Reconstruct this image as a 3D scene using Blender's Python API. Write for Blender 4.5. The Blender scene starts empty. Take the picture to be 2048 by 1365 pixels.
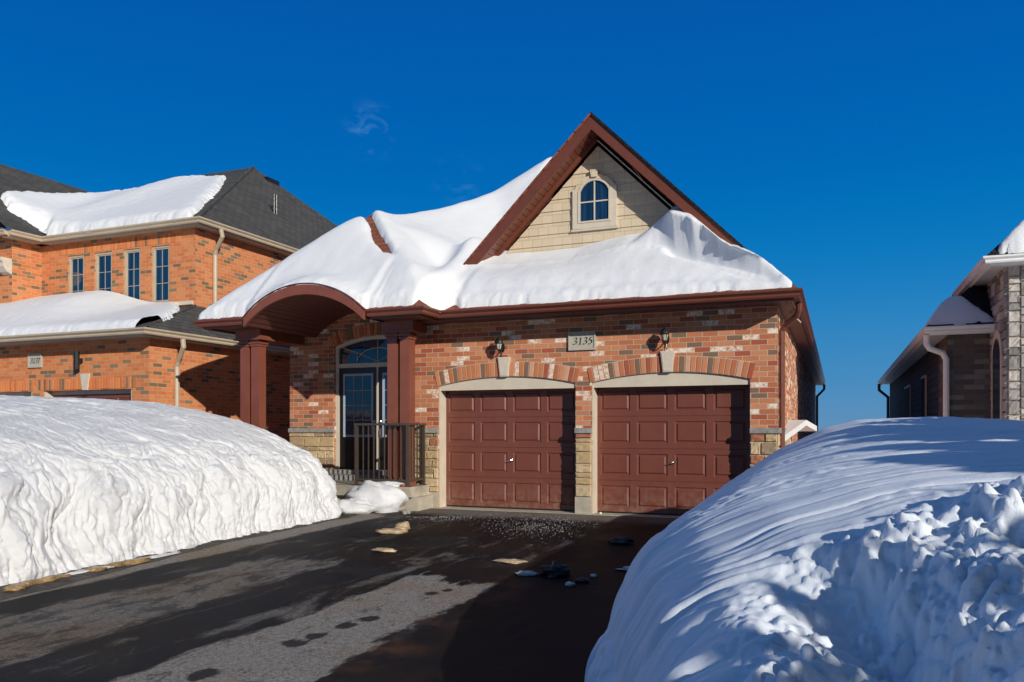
import bpy, math, random
import numpy as np
from mathutils import Vector, Matrix
R = math.radians
random.seed(7)
S = bpy.context.scene
COL = S.collection

# ------------------------------------------------------------------ camera, light, exposure
cam = bpy.data.objects.new("camera", bpy.data.cameras.new("camera"))
COL.objects.link(cam); S.camera = cam
cam.location = (0, 0, 1.40); cam.rotation_euler = (R(90), 0, R(22.15))
cam.data.sensor_width = 36; cam.data.lens = 1597/2048*36; cam.data.shift_y = 177.5/2048
cam.data.clip_start = 0.05; cam.data.clip_end = 3000
AZ, EL = R(52), R(19.6)
sdir = Vector((math.sin(AZ)*math.cos(EL), -math.cos(AZ)*math.cos(EL), math.sin(EL)))
sl = bpy.data.lights.new("sun", 'SUN'); sl.energy = 4.35; sl.angle = R(0.5); sl.color = (1.0, 0.95, 0.865)
so = bpy.data.objects.new("sun", sl); COL.objects.link(so); so.rotation_euler = sdir.to_track_quat('Z', 'Y').to_euler()
so.location = (20, -20, 20)
S.view_settings.view_transform = 'Standard'; S.view_settings.look = 'None'
S.view_settings.exposure = 0.0; S.view_settings.gamma = 1.0
W = bpy.data.worlds.new("World"); S.world = W; W.use_nodes = True
wt = W.node_tree; wt.nodes.clear()
def WN(t, **k):
    n = wt.nodes.new(t)
    for a, b in k.items(): setattr(n, a, b)
    return n
wo = WN('ShaderNodeOutputWorld'); wb = WN('ShaderNodeBackground'); wb.inputs[1].default_value = 0.075
sky = WN('ShaderNodeTexSky', sky_type='NISHITA', sun_disc=False, sun_elevation=EL, sun_rotation=math.pi-AZ)
sky.air_density = 1.0; sky.dust_density = 0.15; sky.ozone_density = 3.0; sky.altitude = 200
hs = WN('ShaderNodeHueSaturation'); hs.inputs['Saturation'].default_value = 1.32; hs.inputs['Value'].default_value = .22
wt.links.new(sky.outputs[0], hs.inputs['Color'])
tc = WN('ShaderNodeTexCoord')
# deep polarised blue away from the sun, graded by elevation; the sun's side keeps the plain sky model
sep = WN('ShaderNodeSeparateXYZ'); wt.links.new(tc.outputs['Generated'], sep.inputs[0])
rp = WN('ShaderNodeValToRGB'); wt.links.new(sep.outputs[2], rp.inputs[0])
el = rp.color_ramp.elements; rp.color_ramp.interpolation = 'B_SPLINE'
for _ in range(5): el.new(.5)
for q, (p, c) in zip(el, ((0,(.125,.28,.48)), (.06,(.060,.265,.53)), (.17,(.0005,.205,.53)), (.30,(.0003,.137,.475)), (.50,(.0003,.084,.385)), (.62,(.010,.085,.36)), (.85,(.125,.215,.38)))): q.position = p; q.color = (*c, 1)
sc_ = WN('ShaderNodeVectorMath', operation='SCALE'); wt.links.new(rp.outputs[0], sc_.inputs[0]); sc_.inputs['Scale'].default_value = 1/0.075
dt = WN('ShaderNodeVectorMath', operation='DOT_PRODUCT'); wt.links.new(tc.outputs['Generated'], dt.inputs[0]); dt.inputs[1].default_value = (math.sin(AZ), -math.cos(AZ), .25)
fm_ = WN('ShaderNodeMapRange', interpolation_type='SMOOTHSTEP'); wt.links.new(dt.outputs['Value'], fm_.inputs[0])
fm_.inputs[1].default_value = .15; fm_.inputs[2].default_value = .75; fm_.inputs[3].default_value = 1.0; fm_.inputs[4].default_value = 0.0
mx0 = WN('ShaderNodeMix', data_type='RGBA'); wt.links.new(fm_.outputs[0], mx0.inputs[0]); wt.links.new(hs.outputs[0], mx0.inputs[6]); wt.links.new(sc_.outputs[0], mx0.inputs[7])
cur = mx0.outputs[2]
for (px, py, rad, sx, amt, seed) in ((742, 262, .042, 1.0, .15, 3.1), (915, 362, .040, 1.0, .08, 9.7)):
    u = (px-1024)/1597; k = (860-py)/1597
    d = Vector((-.377+.926*u, .926+.377*u, k)).normalized()
    sub = WN('ShaderNodeVectorMath', operation='SUBTRACT'); sub.inputs[1].default_value = d
    nrm = WN('ShaderNodeVectorMath', operation='NORMALIZE'); wt.links.new(tc.outputs['Generated'], nrm.inputs[0])
    wt.links.new(nrm.outputs[0], sub.inputs[0])
    ln = WN('ShaderNodeVectorMath', operation='LENGTH'); wt.links.new(sub.outputs[0], ln.inputs[0])
    m1 = WN('ShaderNodeMapRange', interpolation_type='SMOOTHSTEP'); wt.links.new(ln.outputs['Value'], m1.inputs[0])
    m1.inputs[1].default_value = 0; m1.inputs[2].default_value = rad; m1.inputs[3].default_value = 1; m1.inputs[4].default_value = 0
    mp = WN('ShaderNodeMapping'); mp.inputs['Location'].default_value = (seed, seed*2, 0); mp.inputs['Scale'].default_value = (22, 22, 40)
    mp.inputs['Rotation'].default_value = (0.3, 0.5, 0.2)
    wt.links.new(nrm.outputs[0], mp.inputs[0])
    nz = WN('ShaderNodeTexNoise'); nz.inputs['Detail'].default_value = 7; nz.inputs['Scale'].default_value = 1.6; nz.inputs['Roughness'].default_value = .6
    nz.inputs['Distortion'].default_value = .6
    wt.links.new(mp.outputs[0], nz.inputs[0])
    m2 = WN('ShaderNodeMapRange'); wt.links.new(nz.outputs[0], m2.inputs[0]); m2.inputs[1].default_value = .50; m2.inputs[2].default_value = .72
    m2.inputs[4].default_value = amt
    mu = WN('ShaderNodeMath', operation='MULTIPLY'); wt.links.new(m1.outputs[0], mu.inputs[0]); wt.links.new(m2.outputs[0], mu.inputs[1])
    mx = WN('ShaderNodeMix', data_type='RGBA'); wt.links.new(mu.outputs[0], mx.inputs[0]); wt.links.new(cur, mx.inputs[6])
    mx.inputs[7].default_value = (4.5, 9.5, 13, 1)
    cur = mx.outputs[2]
wt.links.new(cur, wb.inputs[0]); wt.links.new(wb.outputs[0], wo.inputs[0])

# ------------------------------------------------------------------ noise
def _h(ix, iy, s):
    h = (ix.astype(np.int64)*374761393 + iy.astype(np.int64)*668265263 + s*974634777) & 0xffffffff
    h = ((h ^ (h >> 13))*1274126177) & 0xffffffff
    return ((h ^ (h >> 16)) & 0xffff)/65535.0
def pn(x, y, s=0):
    x = np.asarray(x, float); y = np.asarray(y, float)
    ix = np.floor(x); iy = np.floor(y); fx = x-ix; fy = y-iy
    u = fx*fx*fx*(fx*(fx*6-15)+10); v = fy*fy*fy*(fy*(fy*6-15)+10)
    def g(a, b):
        t = _h(ix+a, iy+b, s)*6.2831853
        return np.cos(t)*(fx-a)+np.sin(t)*(fy-b)
    return ((g(0,0)*(1-u)+g(1,0)*u)*(1-v)+(g(0,1)*(1-u)+g(1,1)*u)*v)*1.5
def fbm(x, y, s=0, o=4):
    r = 0; a = 1; t = 0
    for i in range(o):
        r = r+a*pn(x*2**i, y*2**i, s+i*17); t += a; a *= .5
    return r/t
def worley(x, y, s=0):
    ix = np.floor(x); iy = np.floor(y); d = np.full(np.shape(x), 9.0)
    for a in (-1,0,1):
        for b in (-1,0,1):
            px = ix+a+_h(ix+a, iy+b, s); py = iy+b+_h(ix+a, iy+b, s+91)
            d = np.minimum(d, np.hypot(x-px, y-py))
    return d
def sst(a, b, x):
    t = np.clip((x-a)/(b-a), 0, 1); return t*t*(3-2*t)

# ------------------------------------------------------------------ materials
def mat(name):
    m = bpy.data.materials.new(name); m.use_nodes = True
    nt = m.node_tree; b = nt.nodes['Principled BSDF']
    return m, nt, b
class NB:
    def __init__(s, nt): s.nt = nt
    def n(s, t, **k):
        n = s.nt.nodes.new(t)
        for a, b in k.items(): setattr(n, a, b)
        return n
    def l(s, a, b): s.nt.links.new(a, b)
    def noise(s, vec, scale, detail=4, rough=.5, dist=0, vs=None):
        if vs:
            mp = s.n('ShaderNodeMapping'); mp.inputs['Scale'].default_value = vs; s.l(vec, mp.inputs[0]); vec = mp.outputs[0]
        n = s.n('ShaderNodeTexNoise'); s.l(vec, n.inputs[0])
        n.inputs['Scale'].default_value = scale; n.inputs['Detail'].default_value = detail
        n.inputs['Roughness'].default_value = rough; n.inputs['Distortion'].default_value = dist
        return n.outputs[0]
    def mr(s, v, a, b, c=0, d=1, smooth=False):
        m = s.n('ShaderNodeMapRange'); s.l(v, m.inputs[0])
        if smooth: m.interpolation_type = 'SMOOTHSTEP'
        for i, q in zip((1,2,3,4), (a,b,c,d)): m.inputs[i].default_value = q
        return m.outputs[0]
    def math(s, op, a, b=None):
        m = s.n('ShaderNodeMath', operation=op)
        for i, q in ((0,a),(1,b)):
            if q is None: continue
            if isinstance(q, (int,float)): m.inputs[i].default_value = q
            else: s.l(q, m.inputs[i])
        return m.outputs[0]
    def mix(s, f, a, b, mode='MIX'):
        m = s.n('ShaderNodeMix', data_type='RGBA', blend_type=mode)
        if isinstance(f, (int,float)): m.inputs[0].default_value = f
        else: s.l(f, m.inputs[0])
        for i, q in ((6,a),(7,b)):
            if isinstance(q, tuple): m.inputs[i].default_value = (*q[:3], 1)
            else: s.l(q, m.inputs[i])
        return m.outputs[2]
    def ramp(s, v, stops, const=False):
        r = s.n('ShaderNodeValToRGB'); s.l(v, r.inputs[0]); e = r.color_ramp
        if const: e.interpolation = 'CONSTANT'
        while len(e.elements) < len(stops): e.elements.new(0.5)
        for q, (p, c) in zip(e.elements, stops): q.position = p; q.color = (*c, 1)
        return r.outputs[0]
    def bump(s, h, strength, dist, bsdf, normal=None):
        b = s.n('ShaderNodeBump'); s.l(h, b.inputs['Height']); b.inputs['Strength'].default_value = strength
        b.inputs['Distance'].default_value = dist
        if normal: s.l(normal, b.inputs['Normal'])
        if bsdf: s.l(b.outputs[0], bsdf.inputs['Normal'])
        return b.outputs[0]

def plain(name, c, rough=.5, var=.12, scale=6, bump=0, bscale=60, spec=.5, metal=0):
    m, nt, b = mat(name); N = NB(nt); g = N.n('ShaderNodeTexCoord').outputs['Object']
    nz = N.noise(g, scale, 5, .6)
    f = N.mr(nz, .3, .7, 1-var, 1+var)
    mm = N.n('ShaderNodeVectorMath', operation='SCALE'); mm.inputs[0].default_value = c; N.l(f, mm.inputs['Scale'])
    N.l(mm.outputs[0], b.inputs['Base Color'])
    N.l(N.mr(N.noise(g, scale*3, 3), .3, .7, rough*.85, min(1, rough*1.15)), b.inputs['Roughness'])
    b.inputs['Specular IOR Level'].default_value = spec; b.inputs['Metallic'].default_value = metal
    if bump: N.bump(N.noise(g, bscale, 4), .6, bump, b)
    return m

def brickmat(name, bw, bh, stops, mortar, msize=.011, attr=None, bumpd=.006, blotch=.25, rough=.85, pale=None):
    m, nt, b = mat(name); N = NB(nt); t = N.n('ShaderNodeTexCoord'); uv = t.outputs['UV']; ob = t.outputs['Object']
    if attr:
        a = N.n('ShaderNodeAttribute', attribute_name='rnd'); rnd = a.outputs['Fac']; fac = None
    else:
        wob = N.n('ShaderNodeTexNoise'); N.l(uv, wob.inputs[0]); wob.inputs['Scale'].default_value = 22
        vm = N.n('ShaderNodeVectorMath', operation='MULTIPLY_ADD'); N.l(wob.outputs['Color'], vm.inputs[0])
        vm.inputs[1].default_value = (.006,.006,0); N.l(uv, vm.inputs[2])
        br = N.n('ShaderNodeTexBrick', offset=.5, offset_frequency=2, squash=1); N.l(vm.outputs[0], br.inputs[0])
        br.inputs['Color1'].default_value = (0,0,0,1); br.inputs['Color2'].default_value = (1,1,1,1); br.inputs['Mortar'].default_value = (.5,.5,.5,1)
        br.inputs['Scale'].default_value = 1; br.inputs['Mortar Size'].default_value = msize/2; br.inputs['Mortar Smooth'].default_value = .25
        br.inputs['Brick Width'].default_value = bw; br.inputs['Row Height'].default_value = bh
        rnd = br.outputs['Color']; fac = br.outputs['Fac']
    c = N.ramp(rnd, stops, True)
    blo = N.noise(ob, 9, 6, .65)
    c = N.mix(N.mr(blo, .35, .7, 0, blotch), c, N.mix(.6, c, (.10,.05,.035)))
    fine = N.noise(ob, 70, 3, .7)
    c = N.mix(N.mr(fine, .5, .75, 0, .35), c, N.mix(.5, c, (.75,.55,.4)))
    if pale:
        # bricks left partly covered with pale slurry
        pm = N.mr(rnd, pale[0], pale[0]+.002, 0, 1)
        pn_ = N.mr(N.noise(ob, 24, 4, .7), .42, .55, 0, 1)
        c = N.mix(N.math('MULTIPLY', pm, pn_), c, pale[1])
    if fac: c = N.mix(fac, c, mortar)
    N.l(c, b.inputs['Base Color']); b.inputs['Roughness'].default_value = rough
    b.inputs['Specular IOR Level'].default_value = .25
    h = N.math('MULTIPLY', N.noise(ob, 45, 5, .65), .5)
    if fac: h = N.math('SUBTRACT', h, N.math('MULTIPLY', fac, 1.3))
    N.bump(h, .9, bumpd, b)
    return m
MAINST = [(0,(.53,.185,.080)), (.20,(.47,.150,.064)), (.36,(.59,.235,.115)), (.55,(.39,.090,.045)), (.65,(.53,.20,.092)), (.72,(.21,.125,.08)), (.83,(.50,.20,.105)), (.87,(.64,.34,.22))]
M = {}
M['brick'] = brickmat('red_brick', .245, .082, MAINST, (.60,.50,.38), pale=(.865,(.84,.72,.60)))
M['brick_v'] = brickmat('red_brick_arch', .245, .082, MAINST, (.50,.41,.30), attr=True, pale=(.895,(.78,.66,.54)))
M['mortar'] = plain('mortar', (.48,.39,.29), .95, .15, 12, .003)
ORST = [(0,(.64,.205,.066)), (.30,(.56,.165,.05)), (.5,(.66,.235,.085)), (.75,(.60,.18,.06)), (.88,(.20,.12,.065)), (.95,(.26,.16,.09))]
M['brick_o'] = brickmat('orange_brick', .245, .082, ORST, (.56,.42,.27))
M['brick_ov'] = brickmat('orange_brick_soldier', .245, .082, ORST, (.56,.42,.27), attr=True)
M['brick_g'] = brickmat('grey_brick', .36, .10, [(0,(.115,.105,.10)),(.3,(.085,.08,.078)),(.6,(.15,.135,.125)),(.8,(.20,.185,.17)),(.92,(.11,.085,.075))], (.16,.15,.14))
M['side_d'] = brickmat('dark_siding', 4.0, .16, [(0,(.035,.045,.06)),(.5,(.05,.06,.075))], (.01,.01,.014), msize=.02, bumpd=.02)
STN = [(0,(.50,.36,.19)),(.25,(.42,.30,.17)),(.45,(.58,.44,.26)),(.62,(.33,.24,.15)),(.75,(.52,.40,.25)),(.86,(.38,.15,.08)),(.93,(.30,.22,.15))]
M['stone'] = brickmat('buff_stone', 1, 1, STN, (0,0,0), attr=True, bumpd=.012, rough=.9)
STG = [(0,(.37,.36,.345)),(.3,(.28,.27,.26)),(.5,(.45,.43,.40)),(.7,(.20,.195,.19)),(.85,(.52,.49,.44))]
M['stone_g'] = brickmat('grey_stone', 1, 1, STG, (0,0,0), attr=True, bumpd=.012, rough=.9)
M['cap'] = plain('grey_cap_stone', (.27,.26,.24), .9, .3, 12, .012, 30)
M['conc'] = plain('concrete', (.42,.37,.29), .9, .22, 4, .004, 40)
M['conc2'] = plain('porch_concrete', (.36,.32,.25), .85, .4, 3.0, .004, 40)
M['brown'] = plain('brown_aluminium', (.145,.043,.025), .38, .08, 3)
M['brown2'] = plain('brown_column_cladding', (.205,.062,.037), .42, .10, 4)
M['door'] = plain('garage_door_paint', (.150,.040,.026), .42, .07, 3, .0008, 120)
def doorpaint():
    m = plain('garage_door_paint', (.168,.050,.031), .42, .07, 3, .0008, 120); nt = m.node_tree; N = NB(nt); b = nt.nodes['Principled BSDF']
    src = b.inputs['Base Color'].links[0].from_socket; g = N.n('ShaderNodeTexCoord').outputs['Object']
    sx = N.n('ShaderNodeSeparateXYZ'); N.l(g, sx.inputs[0])
    low = N.math('MULTIPLY', N.mr(sx.outputs[2], .55, .0, 0, 1), N.mr(N.noise(g, 9, 6, .7), .42, .68, 0, .55))
    c = N.mix(low, src, (.30,.22,.17))
    c = N.mix(N.mr(N.noise(g, 1, 5, .6, vs=(14,14,.7)), .5, .72, 0, .22), c, (.21,.08,.055))
    N.l(c, b.inputs['Base Color']); return m
M['door'] = doorpaint()
M['beige'] = plain('beige_trim', (.60,.52,.41), .55, .08, 4)
M['beige_g'] = plain('tan_gutter', (.46,.375,.265), .45, .08, 4)
M['white'] = plain('white_gutter', (.80,.80,.79), .45, .06, 4)
M['key'] = plain('cast_stone', (.60,.52,.42), .8, .10, 14, .002)
M['black'] = plain('black_metal', (.012,.011,.011), .4, .2, 8)
M['leaf'] = plain('front_door_paint', (.010,.008,.008), .35, .1, 5)
M['liteframe'] = plain('white_lite_frame', (.38,.43,.50), .45, .05, 5)
M['bronze'] = plain('bronze_railing', (.060,.046,.034), .45, .12, 9)
M['steel'] = plain('chrome_handle', (.6,.58,.55), .22, .05, 9, metal=1)
M['plaque'] = plain('plaque_stone', (.44,.41,.34), .75, .08, 14, .001)
M['ink'] = plain('black_numerals', (.01,.01,.01), .5, .05)
M['wood'] = plain('plywood', (.40,.28,.15), .8, .2, 7, .002)
M['brickchip'] = plain('brick_chip', (.35,.07,.04), .9, .2, 20, .01, 30)
def soffit(name, c, period, axis):
    m, nt, b = mat(name); N = NB(nt); g = N.n('ShaderNodeTexCoord').outputs['Object']
    sx = N.n('ShaderNodeSeparateXYZ'); N.l(g, sx.inputs[0]); v = sx.outputs[axis]
    f = N.math('FRACT', N.math('MULTIPLY', v, 1/period))
    gr = N.mr(N.math('ABSOLUTE', N.math('SUBTRACT', f, .5)), .36, .46, 0, 1, True)
    N.l(N.mix(gr, c, tuple(q*.35 for q in c)), b.inputs['Base Color'])
    b.inputs['Roughness'].default_value = .5
    N.bump(N.math('SUBTRACT', 1.0, gr), .8, .01, b)
    return m
M['soff_x'] = soffit('brown_soffit_boards', (.145,.045,.035), .10, 0)
M['soff_y'] = soffit('brown_soffit_ribs', (.145,.045,.035), .10, 1)
M['soff_w'] = soffit('white_soffit_ribs', (.72,.72,.71), .10, 1)
M['soff_t'] = soffit('tan_soffit_ribs', (.36,.29,.2), .10, 0)
def siding():
    m, nt, b = mat('beige_shake_siding'); N = NB(nt); t = N.n('ShaderNodeTexCoord')
    br = N.n('ShaderNodeTexBrick', offset=.37, offset_frequency=3); N.l(t.outputs['UV'], br.inputs[0])
    for k, v in (('Color1',(0,0,0,1)),('Color2',(1,1,1,1)),('Mortar',(.5,.5,.5,1))): br.inputs[k].default_value = v
    br.inputs['Scale'].default_value = 1; br.inputs['Mortar Size'].default_value = .003; br.inputs['Brick Width'].default_value = .19
    br.inputs['Row Height'].default_value = .205; br.inputs['Mortar Smooth'].default_value = .3
    c = N.mix(br.outputs['Color'], (.59,.475,.33), (.65,.535,.375))
    gr = N.noise(t.outputs['Object'], 1, 3, .6, vs=(60,60,3))
    c = N.mix(N.mr(gr, .4, .7, 0, .18), c, (.48,.36,.22))
    c = N.mix(N.math('MULTIPLY', br.outputs['Fac'], .55), c, (.20,.14,.08))
    N.l(c, b.inputs['Base Color']); b.inputs['Roughness'].default_value = .7
    h = N.math('SUBTRACT', N.math('MULTIPLY', gr, .3), br.outputs['Fac'])
    N.bump(h, .7, .005, b)
    return m
M['siding'] = siding()
def shingle(name, a, c2):
    m, nt, b = mat(name); N = NB(nt); t = N.n('ShaderNodeTexCoord')
    br = N.n('ShaderNodeTexBrick', offset=.43, offset_frequency=2); N.l(t.outputs['UV'], br.inputs[0])
    for k, v in (('Color1',(0,0,0,1)),('Color2',(1,1,1,1)),('Mortar',(.3,.3,.3,1))): br.inputs[k].default_value = v
    br.inputs['Scale'].default_value = 1; br.inputs['Mortar Size'].default_value = .009; br.inputs['Brick Width'].default_value = .28
    br.inputs['Row Height'].default_value = .145; br.inputs['Mortar Smooth'].default_value = .4
    c = N.mix(br.outputs['Color'], a, c2)
    c = N.mix(N.mr(N.noise(t.outputs['Object'], 160, 2, .8), .4, .7, 0, .4), c, tuple(q*2.0 for q in c2))
    c = N.mix(N.mr(N.noise(t.outputs['Object'], 1.3, 4, .6), .4, .7, 0, .3), c, tuple(q*.6 for q in a))
    c = N.mix(N.math('MULTIPLY', br.outputs['Fac'], .8), c, tuple(q*.25 for q in a))
    N.l(c, b.inputs['Base Color']); b.inputs['Roughness'].default_value = .92; b.inputs['Specular IOR Level'].default_value = .2
    N.bump(N.math('SUBTRACT', N.math('MULTIPLY', N.noise(t.outputs['Object'], 160, 2), .4), br.outputs['Fac']), .9, .012, b)
    return m
M['sh_brown'] = shingle('brown_shingles', (.17,.055,.035), (.24,.085,.055))
M['sh_grey'] = shingle('grey_shingles', (.050,.050,.048), (.085,.083,.078))
M['sh_black'] = shingle('black_shingles', (.012,.012,.013), (.022,.022,.022))
def snowmat(name, c=(.86,.87,.89), bd=.010, dirt=0, fine=220):
    m, nt, b = mat(name); N = NB(nt); g = N.n('ShaderNodeTexCoord').outputs['Object']
    cc = N.mix(N.mr(N.noise(g, 1.7, 5, .6), .35, .7, 0, .35), c, (c[0]*.93, c[1]*.935, c[2]*.95))
    if dirt:
        sx = N.n('ShaderNodeSeparateXYZ'); N.l(g, sx.inputs[0])
        d = N.math('MULTIPLY', N.mr(sx.outputs[2], .35, -.1, 0, 1), N.mr(N.noise(g, 14, 6, .7), .52, .68, 0, dirt))
        cc = N.mix(d, cc, (.30,.22,.15))
    N.l(cc, b.inputs['Base Color']); b.inputs['Roughness'].default_value = .55; b.inputs['Specular IOR Level'].default_value = .3
    h = N.math('ADD', N.noise(g, 22, 8, .72), N.math('MULTIPLY', N.noise(g, fine, 3, .7), .5))
    N.bump(h, .7, bd*1.3, b)
    return m
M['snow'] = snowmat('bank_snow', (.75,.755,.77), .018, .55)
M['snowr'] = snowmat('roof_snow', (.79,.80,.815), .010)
M['snows'] = snowmat('shade_tinted_bank_snow', (.80,.845,.90), .006, 0)  # blue of the shade is mixed into this snow's base colour
M['ice'] = plain('dirty_ice', (.62,.62,.60), .3, .4, 9, .01, 25)
M['ice_tan'] = plain('tan_sandy_ice', (.46,.34,.21), .5, .4, 9, .012, 22)
M['ice_dark'] = plain('dark_frozen_slush', (.035,.036,.036), .45, .6, 18, .02, 25)
M['golden'] = plain('muddy_ice', (.30,.19,.08), .25, .6, 8, .02, 18)
def glass(name, c, rough=.04, wav=0):
    m, nt, b = mat(name); N = NB(nt); g = N.n('ShaderNodeTexCoord').outputs['Object']
    gr = N.noise(g, 1, 3, .5, vs=(22,22,1.2))
    N.l(N.mix(N.mr(gr, .4, .7, 0, 1), c, tuple(q*2.2 for q in c)), b.inputs['Base Color'])
    b.inputs['Roughness'].default_value = rough; b.inputs['Specular IOR Level'].default_value = .9
    N.bump(N.noise(g, 1.5, 2), .25, .01, b)
    return m
M['glass'] = glass('window_glass', (.006,.022,.050))
M['glass_d'] = plain('dark_window_glass', (.006,.008,.012), .7, .2, 2, spec=.05)
M['frost'] = plain('lantern_glass', (.55,.50,.38), .3, .15, 20)
def asphalt():
    m, nt, b = mat('driveway_asphalt'); N = NB(nt); g = N.n('ShaderNodeTexCoord').outputs['Object']
    sx = N.n('ShaderNodeSeparateXYZ'); N.l(g, sx.inputs[0]); X, Y = sx.outputs[0], sx.outputs[1]
    wide = N.noise(g, 1, 6, .62, .3, vs=(1.15,.38,1)); edge = N.noise(g, 1, 7, .7, vs=(5,1.9,1))
    w = N.math('ADD', N.math('MULTIPLY', N.math('SUBTRACT', wide, .5), 1.0), N.math('MULTIPLY', N.math('SUBTRACT', edge, .5), .55))
    def band(x0, x1, y0, y1, soft=.10, amp=1.0):
        cx, hx = (x0+x1)/2, (x1-x0)/2; cy, hy = (y0+y1)/2, (y1-y0)/2
        dx = N.math('SUBTRACT', hx, N.math('ABSOLUTE', N.math('SUBTRACT', X, cx)))
        dy = N.math('MULTIPLY', N.math('SUBTRACT', hy, N.math('ABSOLUTE', N.math('SUBTRACT', Y, cy))), .35)
        d = N.math('ADD', N.math('MINIMUM', dx, dy), N.math('MULTIPLY', w, amp))
        return N.mr(d, 0, soft, 0, 1)
    dry = N.math('MULTIPLY', band(-4.10,-3.0,-6,7.3,.05,.62), N.mr(N.noise(g, 1, 7, .75, .5, vs=(7,3.2,1)), .36, .43, .35, 1))
    dry = N.math('MAXIMUM', dry, N.math('MULTIPLY', N.math('MULTIPLY', band(-6.3,-5.15,-6,7.6,.10,1.15), .68), N.mr(N.noise(g, 1, 7, .75, .5, vs=(4.5,2.0,1)), .42, .52, .30, 1)))
    dry = N.math('MAXIMUM', dry, N.math('MULTIPLY', band(-7.6,-6.85,-6,11.5,.08,.55), .95))
    dry = N.math('MAXIMUM', dry, N.math('MULTIPLY', band(-8,0,11.7,14,.15,.35), .6))
    pat = N.mr(N.noise(g, 1, 7, .70, .4, vs=(2.0,.8,1)), .55, .66, 0, .55)
    dry = N.math('MAXIMUM', dry, N.math('MULTIPLY', pat, N.mr(X, -2.8, -3.6, .12, 1)))
    strk = N.noise(g, 1, 6, .7, .3, vs=(4.5,.55,1))
    dry = N.math('MAXIMUM', dry, N.math('MULTIPLY', N.mr(strk, .58, .72, 0, .42), N.mr(X, -2.9, -4.2, 0, 1)))
    for (fx, fy, r) in ((-3.62,4.75,.085),(-3.60,4.95,.07),(-3.55,5.28,.085),(-3.50,5.52,.06),(-3.45,6.55,.07),(-3.38,6.7,.06),(-3.72,3.95,.09),(-3.4,7.1,.05)):
        ex = N.math('MULTIPLY', N.math('SUBTRACT', X, fx), 1.0); ey = N.math('MULTIPLY', N.math('SUBTRACT', Y, fy), .8)
        d = N.math('SQRT', N.math('ADD', N.math('MULTIPLY', ex, ex), N.math('MULTIPLY', ey, ey)))
        d = N.math('ADD', d, N.math('MULTIPLY', N.math('SUBTRACT', edge, .5), .34))
        dry = N.math('MULTIPLY', dry, N.mr(d, r*.8, r*1.1, .1, 1))
    mid = N.noise(g, 26, 5, .75); agg = N.noise(g, 75, 3, .8); agg2 = N.noise(g, 300, 2, .7)
    brn = N.mr(N.noise(g, .8, 4, .6), .45, .6, 0, 1)
    wet = N.mix(brn, (.010,.010,.013), (.020,.014,.011))
    wet = N.mix(N.mr(agg, .55, .72, 0, .14), wet, (.09,.085,.08))
    wet = N.mix(N.mr(wide, .54, .68, 0, .08), wet, (.07,.06,.055))
    dr = N.mix(brn, (.44,.40,.36), (.42,.33,.25))
    dr = N.mix(N.mr(agg, .38, .6, .75, 0), dr, (.10,.09,.08))
    dr = N.mix(N.mr(mid, .42, .56, .45, 0), dr, (.12,.105,.09))
    dr = N.mix(N.mr(agg2, .6, .75, 0, .5), dr, (.36,.33,.30))
    orange = N.math('MULTIPLY', N.mr(N.math('ABSOLUTE', N.math('SUBTRACT', X, -2.9)), .05, .35, .8, 0), N.mr(N.noise(g, 1.1, 4, .6), .46, .6, 0, 1))
    c = N.mix(dry, wet, dr)
    c = N.mix(N.math('MULTIPLY', orange, .6), c, (.17,.075,.035))
    salt = N.math('MULTIPLY', N.mr(N.noise(g, .9, 3, .5), .52, .62, 0, 1), N.mr(agg2, .62, .72, 0, .5))
    c = N.mix(salt, c, (.5,.5,.5))
    N.l(c, b.inputs['Base Color'])
    N.l(N.mr(dry, 0, 1, .55, .95), b.inputs['Roughness']); b.inputs['Specular IOR Level'].default_value = .05
    N.bump(N.math('ADD', agg, N.math('ADD', mid, N.math('MULTIPLY', agg2, .5))), .8, .012, b)
    return m
M['asphalt'] = asphalt()
M['mud'] = plain('muddy_verge', (.030,.022,.012), .6, .9, 7, .03, 22)

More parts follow.
